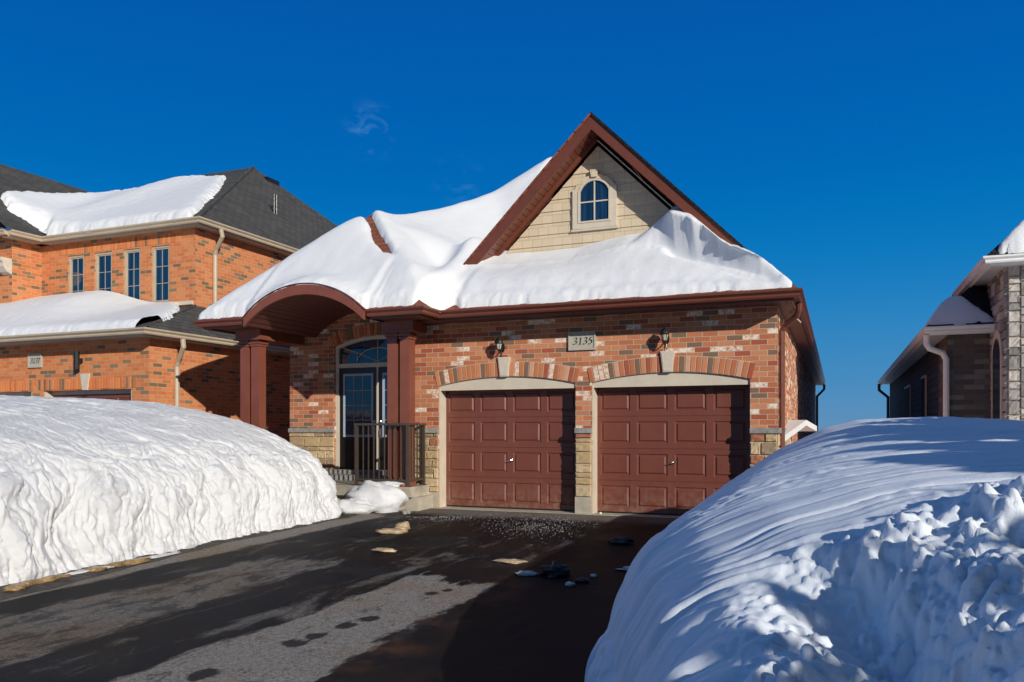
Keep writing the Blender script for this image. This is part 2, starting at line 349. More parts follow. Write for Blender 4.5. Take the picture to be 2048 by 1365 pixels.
# ------------------------------------------------------------------ mesh builder
class MB:
    def __init__(s): s.v = []; s.f = []; s.r = []
    def poly(s, pts, r=0.0):
        i = len(s.v); s.v += [tuple(p) for p in pts]; s.f.append(tuple(range(i, i+len(pts)))); s.r.append(r)
    def box(s, x0, y0, z0, x1, y1, z1, r=0.0, bev=0.0):
        x0,x1 = sorted((x0,x1)); y0,y1 = sorted((y0,y1)); z0,z1 = sorted((z0,z1))
        i = len(s.v)
        s.v += [(x0,y0,z0),(x1,y0,z0),(x1,y1,z0),(x0,y1,z0),(x0,y0,z1),(x1,y0,z1),(x1,y1,z1),(x0,y1,z1)]
        for f in ((0,3,2,1),(4,5,6,7),(0,1,5,4),(1,2,6,5),(2,3,7,6),(3,0,4,7)):
            s.f.append(tuple(i+k for k in f)); s.r.append(r)
    def prism(s, pts, vec, r=0.0):
        """closed solid: polygon pts extruded by vec"""
        n = len(pts); i = len(s.v); vec = Vector(vec)
        s.v += [tuple(p) for p in pts]+[tuple(Vector(p)+vec) for p in pts]
        s.f.append(tuple(i+k for k in range(n))); s.f.append(tuple(i+n+k for k in reversed(range(n)))); s.r += [r, r]
        for k in range(n):
            q = (k+1) % n; s.f.append((i+k, i+n+k, i+n+q, i+q)); s.r.append(r)
    def sweep(s, path, prof, caps=True):
        """profile (outward, z) swept along a plan polyline (points x,y,z); outward = right of travel"""
        P = [Vector(p) for p in path]; n = len(P); rings = []
        for k in range(n):
            d = []
            if k > 0: a = P[k]-P[k-1]; a.z = 0; d.append(a.normalized())
            if k < n-1: a = P[k+1]-P[k]; a.z = 0; d.append(a.normalized())
            nn = [Vector((a.y, -a.x, 0)) for a in d]; m = sum(nn, Vector()); m.normalize(); m = m/max(.3, m.dot(nn[0]))
            rings.append([tuple(P[k]+m*o+Vector((0,0,z))) for o, z in prof])
        i = len(s.v); m = len(prof)
        for r_ in rings: s.v += r_
        for k in range(n-1):
            for j in range(m):
                q = (j+1) % m; s.f.append((i+k*m+j, i+k*m+q, i+(k+1)*m+q, i+(k+1)*m+j)); s.r.append(0)
        if caps:
            s.f.append(tuple(i+j for j in reversed(range(m)))); s.f.append(tuple(i+(n-1)*m+j for j in range(m))); s.r += [0,0]
    def tube(s, pts, r, n=10, sq=False, r2=None):
        P = [Vector(p) for p in pts]; i0 = len(s.v); N = len(P); up = None
        for k in range(N):
            t = ((P[k]-P[k-1]).normalized() if k > 0 else Vector())+((P[k+1]-P[k]).normalized() if k < N-1 else Vector())
            t.normalize()
            if up is None:
                a = Vector((1,0,0)) if abs(t.x) < .8 else Vector((0,1,0)); up = (a-t*a.dot(t)).normalized()
            else: up = (up-t*up.dot(t)).normalized()
            b = t.cross(up)
            sc = 1.0
            if 0 < k < N-1: sc = 1/max(.5, t.dot((P[k]-P[k-1]).normalized()))
            rr = r if r2 is None else r+(r2-r)*k/(N-1)
            for j in range(n):
                a = 2*math.pi*(j+.5)/n; c_, s_ = math.cos(a), math.sin(a)
                if sq:
                    q = 1/max(abs(c_), abs(s_)); q = min(q, 1.28); c_ *= q; s_ *= q
                s.v.append(tuple(P[k]+up*c_*rr+b*s_*rr))
        for k in range(N-1):
            for j in range(n):
                q = (j+1) % n; s.f.append((i0+k*n+j, i0+(k+1)*n+j, i0+(k+1)*n+q, i0+k*n+q)); s.r.append(0)
        s.f.append(tuple(i0+j for j in range(n))); s.f.append(tuple(i0+(N-1)*n+j for j in reversed(range(n)))); s.r += [0,0]
    def lathe(s, c, prof, n=12):
        i = len(s.v)
        for (r_, z) in prof:
            for j in range(n):
                a = 2*math.pi*j/n; s.v.append((c[0]+r_*math.cos(a), c[1]+r_*math.sin(a), c[2]+z))
        for k in range(len(prof)-1):
            for j in range(n):
                q = (j+1) % n; s.f.append((i+k*n+j, i+k*n+q, i+(k+1)*n+q, i+(k+1)*n+j)); s.r.append(0)
    def block(s, p00, p10, p11, p01, nrm, d, r, bev=.006, bulge=0.0, seed=0):
        """a brick or stone: quad on the wall raised by d with bevelled, slightly uneven front"""
        nrm = Vector(nrm); p = [Vector(q) for q in (p00,p10,p11,p01)]; c = sum(p, Vector())/4
        rn = random.Random(seed)
        K = 5 if bulge else 2
        i = len(s.v)
        def bil(u, v): return (p[0]*(1-u)+p[1]*u)*(1-v)+(p[3]*(1-u)+p[2]*u)*v
        L = (p[1]-p[0]).length; H = (p[3]-p[0]).length
        us = [0, min(.4, bev/L)]+[k/(K-1) for k in range(1, K-1)]+[1-min(.4, bev/L), 1]
        vs = [0, min(.4, bev/H)]+[k/(K-1) for k in range(1, K-1)]+[1-min(.4, bev/H), 1]
        for a, v in enumerate(vs):
            for b_, u in enumerate(us):
                e = a in (0, len(vs)-1) or b_ in (0, len(us)-1)
                dd = -0.005 if e else d-bulge*.5+bulge*rn.random()
                q = bil(u, v)+nrm*dd
                s.v.append(tuple(q))
        n = len(us)
        for a in range(len(vs)-1):
            for b_ in range(n-1):
                s.f.append((i+a*n+b_, i+a*n+b_+1, i+(a+1)*n+b_+1, i+(a+1)*n+b_)); s.r.append(r)
    def build(s, name, m, parent=None, smooth=False, col=False):
        me = bpy.data.meshes.new(name); me.from_pydata(s.v, [], s.f)
        uvl = me.uv_layers.new(name='UVMap'); uv = np.zeros(len(me.loops)*2)
        if len(me.polygons) < 60000:
            Z = Vector((0,0,1)); k = 0
            for p in me.polygons:
                n = p.normal
                if abs(n.z) > .995 or n.length < .1: ua, va = Vector((1,0,0)), Vector((0,1,0))
                else:
                    ua = Z.cross(n).normalized(); va = n.cross(ua)
                    if abs(ua.x) > abs(ua.y):
                        if ua.x < 0: ua = -ua
                    elif ua.y < 0: ua = -ua
                for vi in p.vertices:
                    c = me.vertices[vi].co; uv[k] = c.dot(ua); uv[k+1] = c.dot(va); k += 2
            uvl.data.foreach_set('uv', uv)
        if col or any(s.r):
            at = me.attributes.new('rnd', 'FLOAT', 'FACE'); at.data.foreach_set('value', s.r)
        if smooth: me.polygons.foreach_set('use_smooth', [True]*len(me.polygons))
        me.materials.append(m if not isinstance(m, str) else M[m])
        o = bpy.data.objects.new(name, me); COL.objects.link(o)
        if parent:
            o.parent = parent
            if parent.type == 'EMPTY': o.matrix_parent_inverse = Matrix.Translation(-parent.location)
        return o
def tag(o, label, cat, group=None, kind=None):
    if label: o['label'] = label
    if cat: o['category'] = cat
    if group: o['group'] = group
    if kind: o['kind'] = kind
    return o
def thing(name, loc, label, cat, group=None):
    o = bpy.data.objects.new(name, None); COL.objects.link(o); o.location = loc; o.empty_display_size = .2
    return tag(o, label, cat, group)
def one(prim, name, m, parent=None, smooth=False):
    b = MB(); prim(b); return b.build(name, m, parent, smooth)
def gridmesh(name, P, m, parent=None, keep=None, closed_skirt=None):
    """P: (nu,nv,3) array -> smooth grid mesh"""
    nu, nv = P.shape[:2]
    idx = np.arange(nu*nv).reshape(nu, nv)
    q = np.stack([idx[:-1,:-1], idx[1:,:-1], idx[1:,1:], idx[:-1,1:]], -1).reshape(-1, 4)
    if keep is not None:
        k = keep[:-1,:-1] & keep[1:,:-1] & keep[1:,1:] & keep[:-1,1:]
        q = q[k.reshape(-1)]
    used = np.unique(q); remap = -np.ones(nu*nv, int); remap[used] = np.arange(len(used))
    me = bpy.data.meshes.new(name); V = P.reshape(-1,3)[used]; q = remap[q]
    me.vertices.add(len(V)); me.vertices.foreach_set('co', V.astype(np.float32).ravel())
    me.loops.add(q.size); me.loops.foreach_set('vertex_index', q.ravel().astype(np.int32))
    me.polygons.add(len(q)); me.polygons.foreach_set('loop_start', np.arange(0, q.size, 4, dtype=np.int32))
    me.polygons.foreach_set('loop_total', np.full(len(q), 4, dtype=np.int32))
    me.update(calc_edges=True); me.validate()
    me.polygons.foreach_set('use_smooth', [True]*len(me.polygons))
    me.materials.append(M[m]); o = bpy.data.objects.new(name, me); COL.objects.link(o)
    if parent: o.parent = parent
    return o
def gz(y): return -.0174*(12.77-min(12.77, max(y, -8)))

# ------------------------------------------------------------------ ground
def sheet(name, x0, x1, ys, dz, m):
    b = MB()
    for a, c in zip(ys[:-1], ys[1:]):
        b.poly([(x0,a,gz(a)+dz),(x1,a,gz(a)+dz),(x1,c,gz(c)+dz),(x0,c,gz(c)+dz)])
    return b.build(name, m)
g = sheet('ground', -900, 900, [-900,-8,12.77,1500], -.02, 'snow'); g['kind'] = 'structure'
g = sheet('driveway', -7.85, -.6, [-8,12.77], .0, 'asphalt'); g['kind'] = 'structure'
g = sheet('road', -60, 60, [-18,-8.01], -.006, 'asphalt'); g['kind'] = 'structure'

# ------------------------------------------------------------------ building helpers
def arcz(x, cx, a, zs, h):
    if h <= 0: return zs
    Rr = (a*a+h*h)/(2*h); d = min(a, abs(x-cx)); return zs+h-Rr+math.sqrt(Rr*Rr-d*d)
def wall_front(b, x0, x1, y, z0, z1, ops=(), depth=.22, reveal=True):
    """wall facing -Y with (arched) openings (xa, xb, zbottom, zspring, rise)"""
    ops = sorted(ops); x = x0
    for (xa, xb, zb, zs, h) in ops:
        if xa > x: b.poly([(x,y,z0),(xa,y,z0),(xa,y,z1),(x,y,z1)])
        if zb > z0: b.poly([(xa,y,z0),(xb,y,z0),(xb,y,zb),(xa,y,zb)])
        n = 24 if h > 0 else 1; c = (xa+xb)/2; a = (xb-xa)/2
        for i in range(n):
            u0 = xa+(xb-xa)*i/n; u1 = xa+(xb-xa)*(i+1)/n; q0 = arcz(u0,c,a,zs,h); q1 = arcz(u1,c,a,zs,h)
            b.poly([(u0,y,q0),(u1,y,q1),(u1,y,z1),(u0,y,z1)])
            if reveal: b.poly([(u0,y,q0),(u0,y+depth,q0),(u1,y+depth,q1),(u1,y,q1)])
        if reveal:
            b.poly([(xa,y,zb),(xa,y+depth,zb),(xa,y+depth,zs),(xa,y,zs)])
            b.poly([(xb,y,zb),(xb,y,zs),(xb,y+depth,zs),(xb,y+depth,zb)])
            if zb > z0: b.poly([(xa,y,zb),(xb,y,zb),(xb,y+depth,zb),(xa,y+depth,zb)])
        x = xb
    if x < x1: b.poly([(x,y,z0),(x1,y,z0),(x1,y,z1),(x,y,z1)])
def side(b, x, y0, y1, z0, z1, s=1):
    p = [(x,y0,z0),(x,y1,z0),(x,y1,z1),(x,y0,z1)]
    b.poly(p if s > 0 else p[::-1])
def voussoirs(b, cx, y, a, zs, h, H, n, seed, ext=.04, gap=.010, skip=None, proud=.012, sg=0):
    Rr = (a*a+h*h)/(2*h); zc = zs+h-Rr; A = math.asin(a/Rr)+ext/Rr; rn = random.Random(seed)
    for i in range(n):
        a0 = -A+2*A*i/n; a1 = -A+2*A*(i+1)/n; gp = gap/2/Rr
        if skip and (abs((a0+a1)/2*Rr) < skip or (a0+a1)*sg < 0): rn.random(); continue
        def P(t, q): return (cx+q*math.sin(t), y, zc+q*math.cos(t))
        b.block(P(a0+gp,Rr+.004), P(a1-gp,Rr+.004), P(a1-gp,Rr+H), P(a0+gp,Rr+H), (0,-1,0), proud, rn.random(), .005, 0, i)
def ashlar(b, p0, u, W_, z0, z1, seed, rows=(.09,.15,.20), wid=(.14,.42), proud=.02, gap=.012, bulge=.014, nrm=(0,-1,0), bev=.012):
    rn = random.Random(seed); z = z0; u = Vector(u); p0 = Vector(p0); k = 0
    while z < z1-.03:
        h = rn.choice(rows)
        if z1-z-h < .06: h = z1-z
        x = 0
        while x < W_-.01:
            w = rn.uniform(*wid)
            if W_-x-w < wid[0]*.7: w = W_-x
            A = p0+u*(x+gap/2); B = p0+u*(x+w-gap/2); k += 1
            if h > .16 and w > .2 and rn.random() < .3:
                m_ = z+h*rn.choice((.45,.55))
                for (q0,q1) in ((z,m_),(m_,z+h)):
                    b.block((A.x,A.y,q0+gap/2),(B.x,B.y,q0+gap/2),(B.x,B.y,q1-gap/2),(A.x,A.y,q1-gap/2), nrm, proud+rn.uniform(-.005,.006), rn.random(), bev, bulge, seed*100+k); k += 1
            else:
                b.block((A.x,A.y,z+gap/2),(B.x,B.y,z+gap/2),(B.x,B.y,z+h-gap/2),(A.x,A.y,z+h-gap/2), nrm, proud+rn.uniform(-.005,.006), rn.random(), bev, bulge, seed*100+k)
            x += w
        z += h
DIG = {'3':[[(.08,.80),(.18,.95),(.34,.99),(.48,.92),(.5,.78),(.42,.62),(.25,.54),(.42,.5),(.54,.38),(.54,.22),(.44,.07),(.24,.01),(.06,.1)]],
 '1':[[(.12,.80),(.34,.97),(.34,.03)],[(.14,.02),(.54,.02)]],
 '5':[[(.54,.98),(.2,.96),(.15,.56),(.34,.61),(.5,.52),(.54,.34),(.48,.13),(.30,.01),(.08,.08)]],
 '7':[[(.06,.80),(.1,.96),(.56,.97),(.38,.6),(.26,.3),(.22,.0)]]}
def numerals(txt, x, z, y, h, step, nib=.062):
    b = MB(); k = 0
    for ch in txt:
        for path in DIG[ch]:
            Q = [(x+(px+.16*pz)*h, z+pz*h) for px, pz in path]
            for (ax,az),(bx,bz) in zip(Q[:-1],Q[1:]):
                nv = (nib*h*.92, nib*h*.38); k += 1; yy = y-.0002*k
                c = [(ax-nv[0],az-nv[1]),(ax+nv[0],az+nv[1]),(bx+nv[0],bz+nv[1]),(bx-nv[0],bz-nv[1])]
                b.prism([(p,yy,q) for p, q in c], (0,.006,0))
        x += step
    return b
def plaque(parent, txt, x, z, y, w, h):
    b = MB(); b.box(x-w/2,y-.028,z-h/2,x+w/2,y-.002,z+h/2)
    t = .028
    for (a,c,d,e) in ((-w/2,-h/2,w/2,-h/2+t),(-w/2,h/2-t,w/2,h/2),(-w/2,-h/2+t,-w/2+t,h/2-t),(w/2-t,-h/2+t,w/2,h/2-t)):
        b.box(x+a,y-.040,z+c,x+d,y-.0285,z+e)
    o = b.build('number_plaque', 'plaque', parent); hh = h*.38
    numerals(txt, x-w*.345, z-hh/2, y-.034, hh, w*.19).build('house_number', 'ink', o)
    return o
def lantern(parent, x, y, z):
    b = MB(); b.lathe((x,y-.0,z), [(.0,-.07)], 3) if 0 else None
    b.prism([(x+.045*math.cos(t)*1.0, y-.001, z-.02+.085*math.sin(t)) for t in [i*math.pi/8 for i in range(16)]], (0,-.02,0))
    b.tube([(x,y-.02,z-.03),(x,y-.08,z-.10),(x,y-.15,z-.11),(x,y-.17,z-.08)], .010, 8)
    b.tube([(x,y-.02,z+.03),(x,y-.09,z+.12),(x,y-.15,z+.15),(x,y-.17,z+.13)], .008, 8)
    c = (x,y-.17,z)
    b.lathe(c, [(.0,.185),(.006,.18),(.005,.155),(.02,.145),(.024,.135),(.052,.115),(.070,.075),(.074,.045),(.070,.038),(.0,.036)], 12)
    b.lathe(c, [(.0,-.125),(.006,-.12),(.010,-.10),(.006,-.088),(.028,-.078),(.040,-.068),(.040,-.062),(.0,-.06)], 12)
    for j in range(6):
        a = j*math.pi/3+.3; b.tube([(c[0]+.062*math.cos(a),c[1]+.062*math.sin(a),z+.04),(c[0]+.037*math.cos(a),c[1]+.037*math.sin(a),z-.066)], .005, 5)
    b.tube([(x,y-.02,z-.10),(x-.0,y-.03,z-.16),(x,y-.02,z-.19)], .008, 6)
    o = b.build('wall_lantern', 'black', parent)
    one(lambda q: q.lathe(c, [(.0,.034),(.054,.034),(.034,-.058),(.0,-.058)], 6), 'lantern_glass', 'frost', o)
    return o
def garage_door(parent, x0, x1, z0, z1, y, cols=4, rows=4, m='door'):
    b = MB(); sh = (z1-z0)/rows; cw = (x1-x0)/cols
    def rect(r, yy): return [(r[0],yy,r[1]),(r[2],yy,r[1]),(r[2],yy,r[3]),(r[0],yy,r[3])]
    def ring(r0, y0_, r1, y1_):
        A = rect(r0,y0_); B = rect(r1,y1_)
        for i in range(4):
            j = (i+1) % 4; b.poly([A[i],A[j],B[j],B[i]])
    for i in range(rows):
        za = z0+i*sh+.003; zb = z0+(i+1)*sh-.003
        b.poly([(x0,y,zb),(x1,y,zb),(x1,y+.015,zb+.006),(x0,y+.015,zb+.006)])
        b.poly([(x0,y+.015,za-.0),(x1,y+.015,za),(x1,y,za),(x0,y,za)])
        for j in range(cols):
            c0 = x0+j*cw; c1 = c0+cw
            mx, mz = .058, .085
            r0 = (c0,za,c1,zb); r1 = (c0+mx,za+mz,c1-mx,zb-mz)
            ring(r0, y, r1, y)
            r2 = (r1[0]+.014,r1[1]+.014,r1[2]-.014,r1[3]-.014); ring(r1, y, r2, y+.016)
            r3 = (r2[0]+.016,r2[1]+.016,r2[2]-.016,r2[3]-.016); ring(r2, y+.016, r3, y+.016)
            r4 = (r3[0]+.022,r3[1]+.022,r3[2]-.022,r3[3]-.022); ring(r3, y+.016, r4, y-.002)
            b.poly(rect(r4, y-.002))
    o = b.build('garage_door', m, parent)
    return o
def window(parent, x0, x1, z0, z1, y, nx=2, nz=3, fr=.045, fm='beige_g', gm='glass', name='window', frdepth=.06, mun=.014):
    b = MB()
    b.box(x0,y,z0,x0+fr,y+frdepth,z1); b.box(x1-fr,y,z0,x1,y+frdepth,z1)
    b.box(x0+fr,y+.002,z0,x1-fr,y+frdepth,z0+fr); b.box(x0+fr,y+.002,z1-fr,x1-fr,y+frdepth,z1)
    fo = fr+.03
    for (a,c,d,e) in ((x0+fr,z0+fr,x0+fo,z1-fr),(x1-fo,z0+fr,x1-fr,z1-fr),(x0+fo,z0+fr,x1-fo,z0+fo),(x0+fo,z1-fo,x1-fo,z1-fr)):
        b.box(a,y+.018,c,d,y+frdepth,e)
    o = b.build(name, fm, parent)
    one(lambda q: q.poly([(x0+fr,y+.04,z0+fr),(x1-fr,y+.04,z0+fr),(x1-fr,y+.04,z1-fr),(x0+fr,y+.04,z1-fr)]), 'pane', gm, o)
    g = MB(); a0,a1,b0,b1 = x0+fo,x1-fo,z0+fo,z1-fo
    for i in range(1,nx): q = a0+(a1-a0)*i/nx; g.box(q-mun/2,y+.032,b0,q+mun/2,y+.0385,b1)
    for i in range(1,nz): q = b0+(b1-b0)*i/nz; g.box(a0,y+.0305,q-mun/2,a1,y+.0375,q+mun/2)
    if g.v: g.build('muntins', fm, o)
    return o
GUT = [(0,0),(0,-.125),(.075,-.125),(.09,-.10),(.085,-.07),(.125,-.035),(.125,-.004),(.118,0),(.112,-.02),(.01,-.03)]
def downspout(parent, pts, m, r=.038):
    b = MB(); b.tube(pts, r, 8, sq=True)
    return b.build('downspout', m, parent)

# ================================================================== MAIN HOUSE (3135)
H = thing('brick_house', (-5.9, 12.77, 0), 'red brick bungalow with pointed beige gable, twin brown garage doors and arched porch', 'house')
YE = 13.6; YW = 12.77; O1 = (-6.62,-4.05); O2 = (-3.77,-1.24); ZS, RI = 2.18, .14
b = MB()
wall_front(b, -7.1, -.84, YW, 0, 3.42, [(O1[0],O1[1],0,ZS,RI),(O2[0],O2[1],0,ZS,RI)], .22)
side(b, -.84, YW, 36.2, -.1, 3.42, 1); side(b, -7.1, YW, YE, 0, 3.42, -1)
b.poly([(-.84,36.2,0),(-10.51,36.2,0),(-10.51,36.2,3.42),(-.84,36.2,3.42)])
b.build('garage_wall', 'brick', H)
EO = (-9.41, -7.47); YE = 13.6
b = MB(); wall_front(b, -10.51, -7.1, YE, .3, 3.95, [(EO[0],EO[1],.50,3.08,.19)], .12)
side(b, -10.51, YE, 36.2, -.1, 3.42, -1)
b.build('entry_wall', 'brick', H)
# brick arches
for (o, n, sd) in ((O1,30,17),(O2,30,36)):
    cx = (o[0]+o[1])/2; a = (o[1]-o[0])/2
    for sg in (-1,1):
        bb = MB(); voussoirs(bb, cx, YW, a, ZS, RI, .255, n, sd, ext=.03, skip=.10, sg=sg); bb.build('brick_arch', 'brick_v', H, col=True)
    b = MB(); Rr = (a*a+RI*RI)/(2*RI)
    # mortar bed behind the arch bricks
    for i in range(24):
        t0 = -.2205+.441*i/24; t1 = -.2205+.441*(i+1)/24; zc = ZS+RI-Rr
        P = lambda t, q: (cx+q*math.sin(t), YW-.004, zc+q*math.cos(t))
        b.poly([P(t0,Rr+.002),P(t1,Rr+.002),P(t1,Rr+.262),P(t0,Rr+.262)])
    b.build('arch_mortar', 'mortar', H)
    b = MB(); kz = ZS+RI
    b.prism([(cx-.075,YW-.045,kz),(cx+.075,YW-.045,kz),(cx+.115,YW-.045,kz+.335),(cx-.115,YW-.045,kz+.335)], (0,.06,0))
    b.prism([(cx-.062,YW-.052,kz+.015),(cx+.062,YW-.052,kz+.015),(cx+.098,YW-.052,kz+.32),(cx-.098,YW-.052,kz+.32)], (0,.006,0))
    b.build('keystone', 'key', H)
    # jamb lining, header and arched infill
    b = MB(); z_h = 2.13; xa, xb = o
    b.box(xa+.002,YW+.015,0,xa+.024,YW+.26,z_h-.002); b.box(xb-.02,YW+.17,0,xb-.002,YW+.26,z_h-.002)
    b.box(xa+.002,YW+.035,z_h,xb-.002,YW+.27,z_h+.04)
    pts = [(xa+.003,YW+.03,z_h-.03),(xb-.003,YW+.03,z_h-.03)]+[(q,YW+.03,arcz(q,cx,a,ZS,RI)-.003) for q in [xb-.004-(xb-xa-.008)*i/20 for i in range(21)]]
    b.prism(pts, (0,.03,0))
    b.build('door_surround', 'beige', H)
    gd = garage_door(H, xa+.024, xb-.02, .02, z_h+.03, YW+.25)
    hx = cx+.03; b = MB()
    b.prism([(hx-.03,YW+.243,.80),(hx+.03,YW+.243,.80),(hx+.03,YW+.243,.90),(hx-.03,YW+.243,.90)][::1], (0,.005,0)) if 0 else None
    b.lathe((hx,YW+.228,.86), [(0,-.022),(.02,-.018),(.024,0),(.02,.018),(0,.022)], 10)
    b.tube([(hx-.075,YW+.205,.842),(hx,YW+.205,.86),(hx+.075,YW+.21,.872)], .0075, 6)
    b.tube([(hx,YW+.205,.86),(hx,YW+.235,.86)], .010, 6)
    b.build('door_handle', 'steel', gd)
    b = MB(); b.box(xa+.055,YW+.235,.0,xb-.02,YW+.249,.032); b.build('bottom_seal', 'black', gd)
    lantern(H, cx-.04 if o is O1 else cx-.02, YW-.001, 2.84 if o is O1 else 2.87)
b = MB(); b.box(-6.9,YW-.10,-.05,-1.0,YW+.30,.006); b.build('garage_apron', 'conc', H)
plaque(H, '3135', -3.93, 2.88, YW, .47, .31)
# stone base
for (p0, u_, wd, zb, sd, nr) in (((-7.1,YW-.008,0),(1,0,0),O1[0]+7.1,.28,3,(0,-1,0)), ((O1[1],YW-.008,0),(1,0,0),O2[0]-O1[1],.28,5,(0,-1,0)),
        ((O2[1],YW-.008,0),(1,0,0),-.84-O2[1],.28,8,(0,-1,0)), ((-.832,YW,0),(0,1,0),3.0,.28,11,(1,0,0)),
        ((-10.51,YE-.008,0),(1,0,0),EO[0]+10.51,.42,13,(0,-1,0)), ((EO[1],YE-.008,0),(1,0,0),-7.1-EO[1],.42,14,(0,-1,0))):
    b = MB(); ashlar(b, p0, u_, wd, zb, 1.345, sd, proud=.024, nrm=nr); o = b.build('stone_cladding', 'stone', H, col=True)
    n_ = Vector(nr); A = Vector(p0)-n_*.003; B = A+Vector(u_)*wd; q = MB()
    q.poly([(A.x,A.y,zb-.1),(B.x,B.y,zb-.1),(B.x,B.y,1.345),(A.x,A.y,1.345)]); q.build('mortar_bed', 'mortar', o)
    q = MB(); A = Vector(p0)+n_*.045; e_ = Vector(u_)*(.045 if sd == 8 else .003)
    B = Vector(p0)+Vector(u_)*wd+e_-n_*(.007 if sd != 11 else .03); q.box(A.x-(.003 if sd not in (8,11) else 0),A.y,1.345,B.x,B.y,1.43); q.build('stone_cap', 'cap', H)
    if sd in (3,5,8):
        q = MB(); q.box(p0[0]-.001,YW-.035,-.1,p0[0]+wd+.001,YW-.002,.28); q.build('foundation', 'conc', H)
# door arch of the entry
cx = (EO[0]+EO[1])/2; a = (EO[1]-EO[0])/2
b = MB(); voussoirs(b, cx, YE, a, 3.08, .19, .25, 27, 21, ext=.06); b.build('brick_arch', 'brick_v', H, col=True)
# entry frame, transom, double door
D = MB(); yf = YE+.035
D.box(EO[0]+.002,yf,.5,EO[0]+.075,yf+.09,3.07); D.box(EO[1]-.075,yf,.5,EO[1]-.002,yf+.09,3.07)
D.box(EO[0]+.075,yf+.003,2.645,EO[1]-.075,yf+.09,2.73)
n = 20
for i in range(n):
    x0 = EO[0]+.003+(EO[1]-EO[0]-.006)*i/n; x1 = EO[0]+.003+(EO[1]-EO[0]-.006)*(i+1)/n
    z0 = arcz(x0,cx,a,3.08,.19)-.003; z1 = arcz(x1,cx,a,3.08,.19)-.003
    D.prism([(x0,yf+.001,z0-.07),(x1,yf+.001,z1-.07),(x1,yf+.001,z1),(x0,yf+.001,z0)], (0,.085,0))
df = D.build('door_frame', 'beige', H)
b = MB(); pts = [(EO[0]+.07,yf+.06,2.72),(EO[1]-.07,yf+.06,2.72)]+[(q,yf+.06,arcz(q,cx,a,3.08,.19)-.05) for q in [EO[1]-.07-(EO[1]-EO[0]-.14)*i/16 for i in range(17)]]
b.poly(pts); b.build('transom_pane', 'glass', df)
b = MB(); t = .007; yq = yf+.045
b.tube([(cx,yq,2.73),(cx,yq,3.21)], t, 6, sq=True)
arc = [(cx+.48*math.sin(q),yq-.002,2.74+.29*math.cos(q)) for q in [-1.57+3.14*i/16 for i in range(17)]]
b.tube(arc, t, 6, sq=True)
for s_ in (-1,1):
    b.tube([(cx,yq,2.76),(cx+s_*.43,yq,2.93),(cx+s_*.86,yq,3.07)], t, 6, sq=True)
    b.tube([(cx+s_*.48,yq-.004,2.74),(cx+s_*.48,yq-.004,2.95)], t, 6, sq=True)
b.build('transom_muntins', 'beige', df)
for s_ in (-1,1):
    x0, x1 = (EO[0]+.075, cx-.02) if s_ < 0 else (cx+.02, EO[1]-.075)
    b = MB(); b.box(x0,yf+.035,.61,x1,yf+.08,2.645)
    for (za, zb) in ((.68,.92),):
        b.box(x0+.15,yf+.028,za,x1-.15,yf+.036,1.20)
        b.box(x0+.19,yf+.022,za+.05,x1-.19,yf+.030,1.15)
    dl = b.build('front_door', 'leaf', H)
    gx0, gx1, gz0, gz1 = x0+.14, x1-.12, 1.30, 2.48
    b = MB(); q = .045
    b.box(gx0-q,yf+.018,gz0-q,gx0,yf+.0345,gz1+q); b.box(gx1,yf+.018,gz0-q,gx1+q,yf+.0345,gz1+q)
    b.box(gx0,yf+.019,gz0-q,gx1,yf+.0345,gz0); b.box(gx0,yf+.019,gz1,gx1,yf+.0345,gz1+q)
    b.build('lite_frame', 'liteframe', dl)
    one(lambda z: z.poly([(gx0,yf+.032,gz0),(gx1,yf+.032,gz0),(gx1,yf+.032,gz1),(gx0,yf+.032,gz1)]), 'pane', 'glass', dl)
    b = MB()
    for i in (1,2): qx = gx0+(gx1-gx0)*i/3; b.box(qx-.006,yf+.026,gz0,qx+.006,yf+.031,gz1)
    for i in (1,2,3): qz = gz0+(gz1-gz0)*i/4; b.box(gx0,yf+.025,qz-.006,gx1,yf+.0305,qz+.006)
    b.build('muntins', 'beige_g', dl)
    hx = x1-.06 if s_ < 0 else x0+.06
    b = MB(); b.lathe((hx,yf+.01,1.56), [(0,-.03),(.026,-.02),(.03,0),(.026,.02),(0,.03)], 12)
    b.box(hx-.022,yf+.022,1.22,hx+.022,yf+.034,1.44); b.tube([(hx,yf+.03,1.42),(hx,yf-.02,1.40),(hx,yf-.02,1.28),(hx,yf+.03,1.25)], .010, 8)
    b.build('door_handle', 'steel', dl)
one(lambda q: q.box(cx-.019,yf+.02,.61,cx+.019,yf+.07,2.644), 'door_astragal', 'beige', df)
# porch slab, step, columns, beams
b = MB(); b.box(-10.49,12.07,.23,-6.80,YE-.01,.41); b.build('porch_slab', 'conc2', H)
b = MB(); b.box(-10.4,12.20,-.1,-6.72,13.5,.228); b.build('porch_base', 'conc', H)
b = MB(); b.box(EO[0]-.25,YE-.42,.412,EO[1]+.2,YE+.03,.52); b.box(EO[0]+.0,YE-.2,.5205,EO[1],YE+.08,.605); b.build('door_step', 'cap', H)
for xs in ((-10.60,-10.345),(-7.37,-7.115)):
    for k, x in enumerate(xs):
        if xs[0] > -9: x = x+.02
        w = .188
        b = MB(); b.box(x,12.22,.411,x+w,12.42,3.03)
        for dz, e in ((2.99,.018),(3.035,.034),(3.07,.018)): b.box(x-e,12.22-e,dz,x+w+e,12.42+e,dz+.034)
        b.box(x-.014,12.206,.4112,x+w+.014,12.434,.56)
        b.build('porch_column', 'brown2', H)
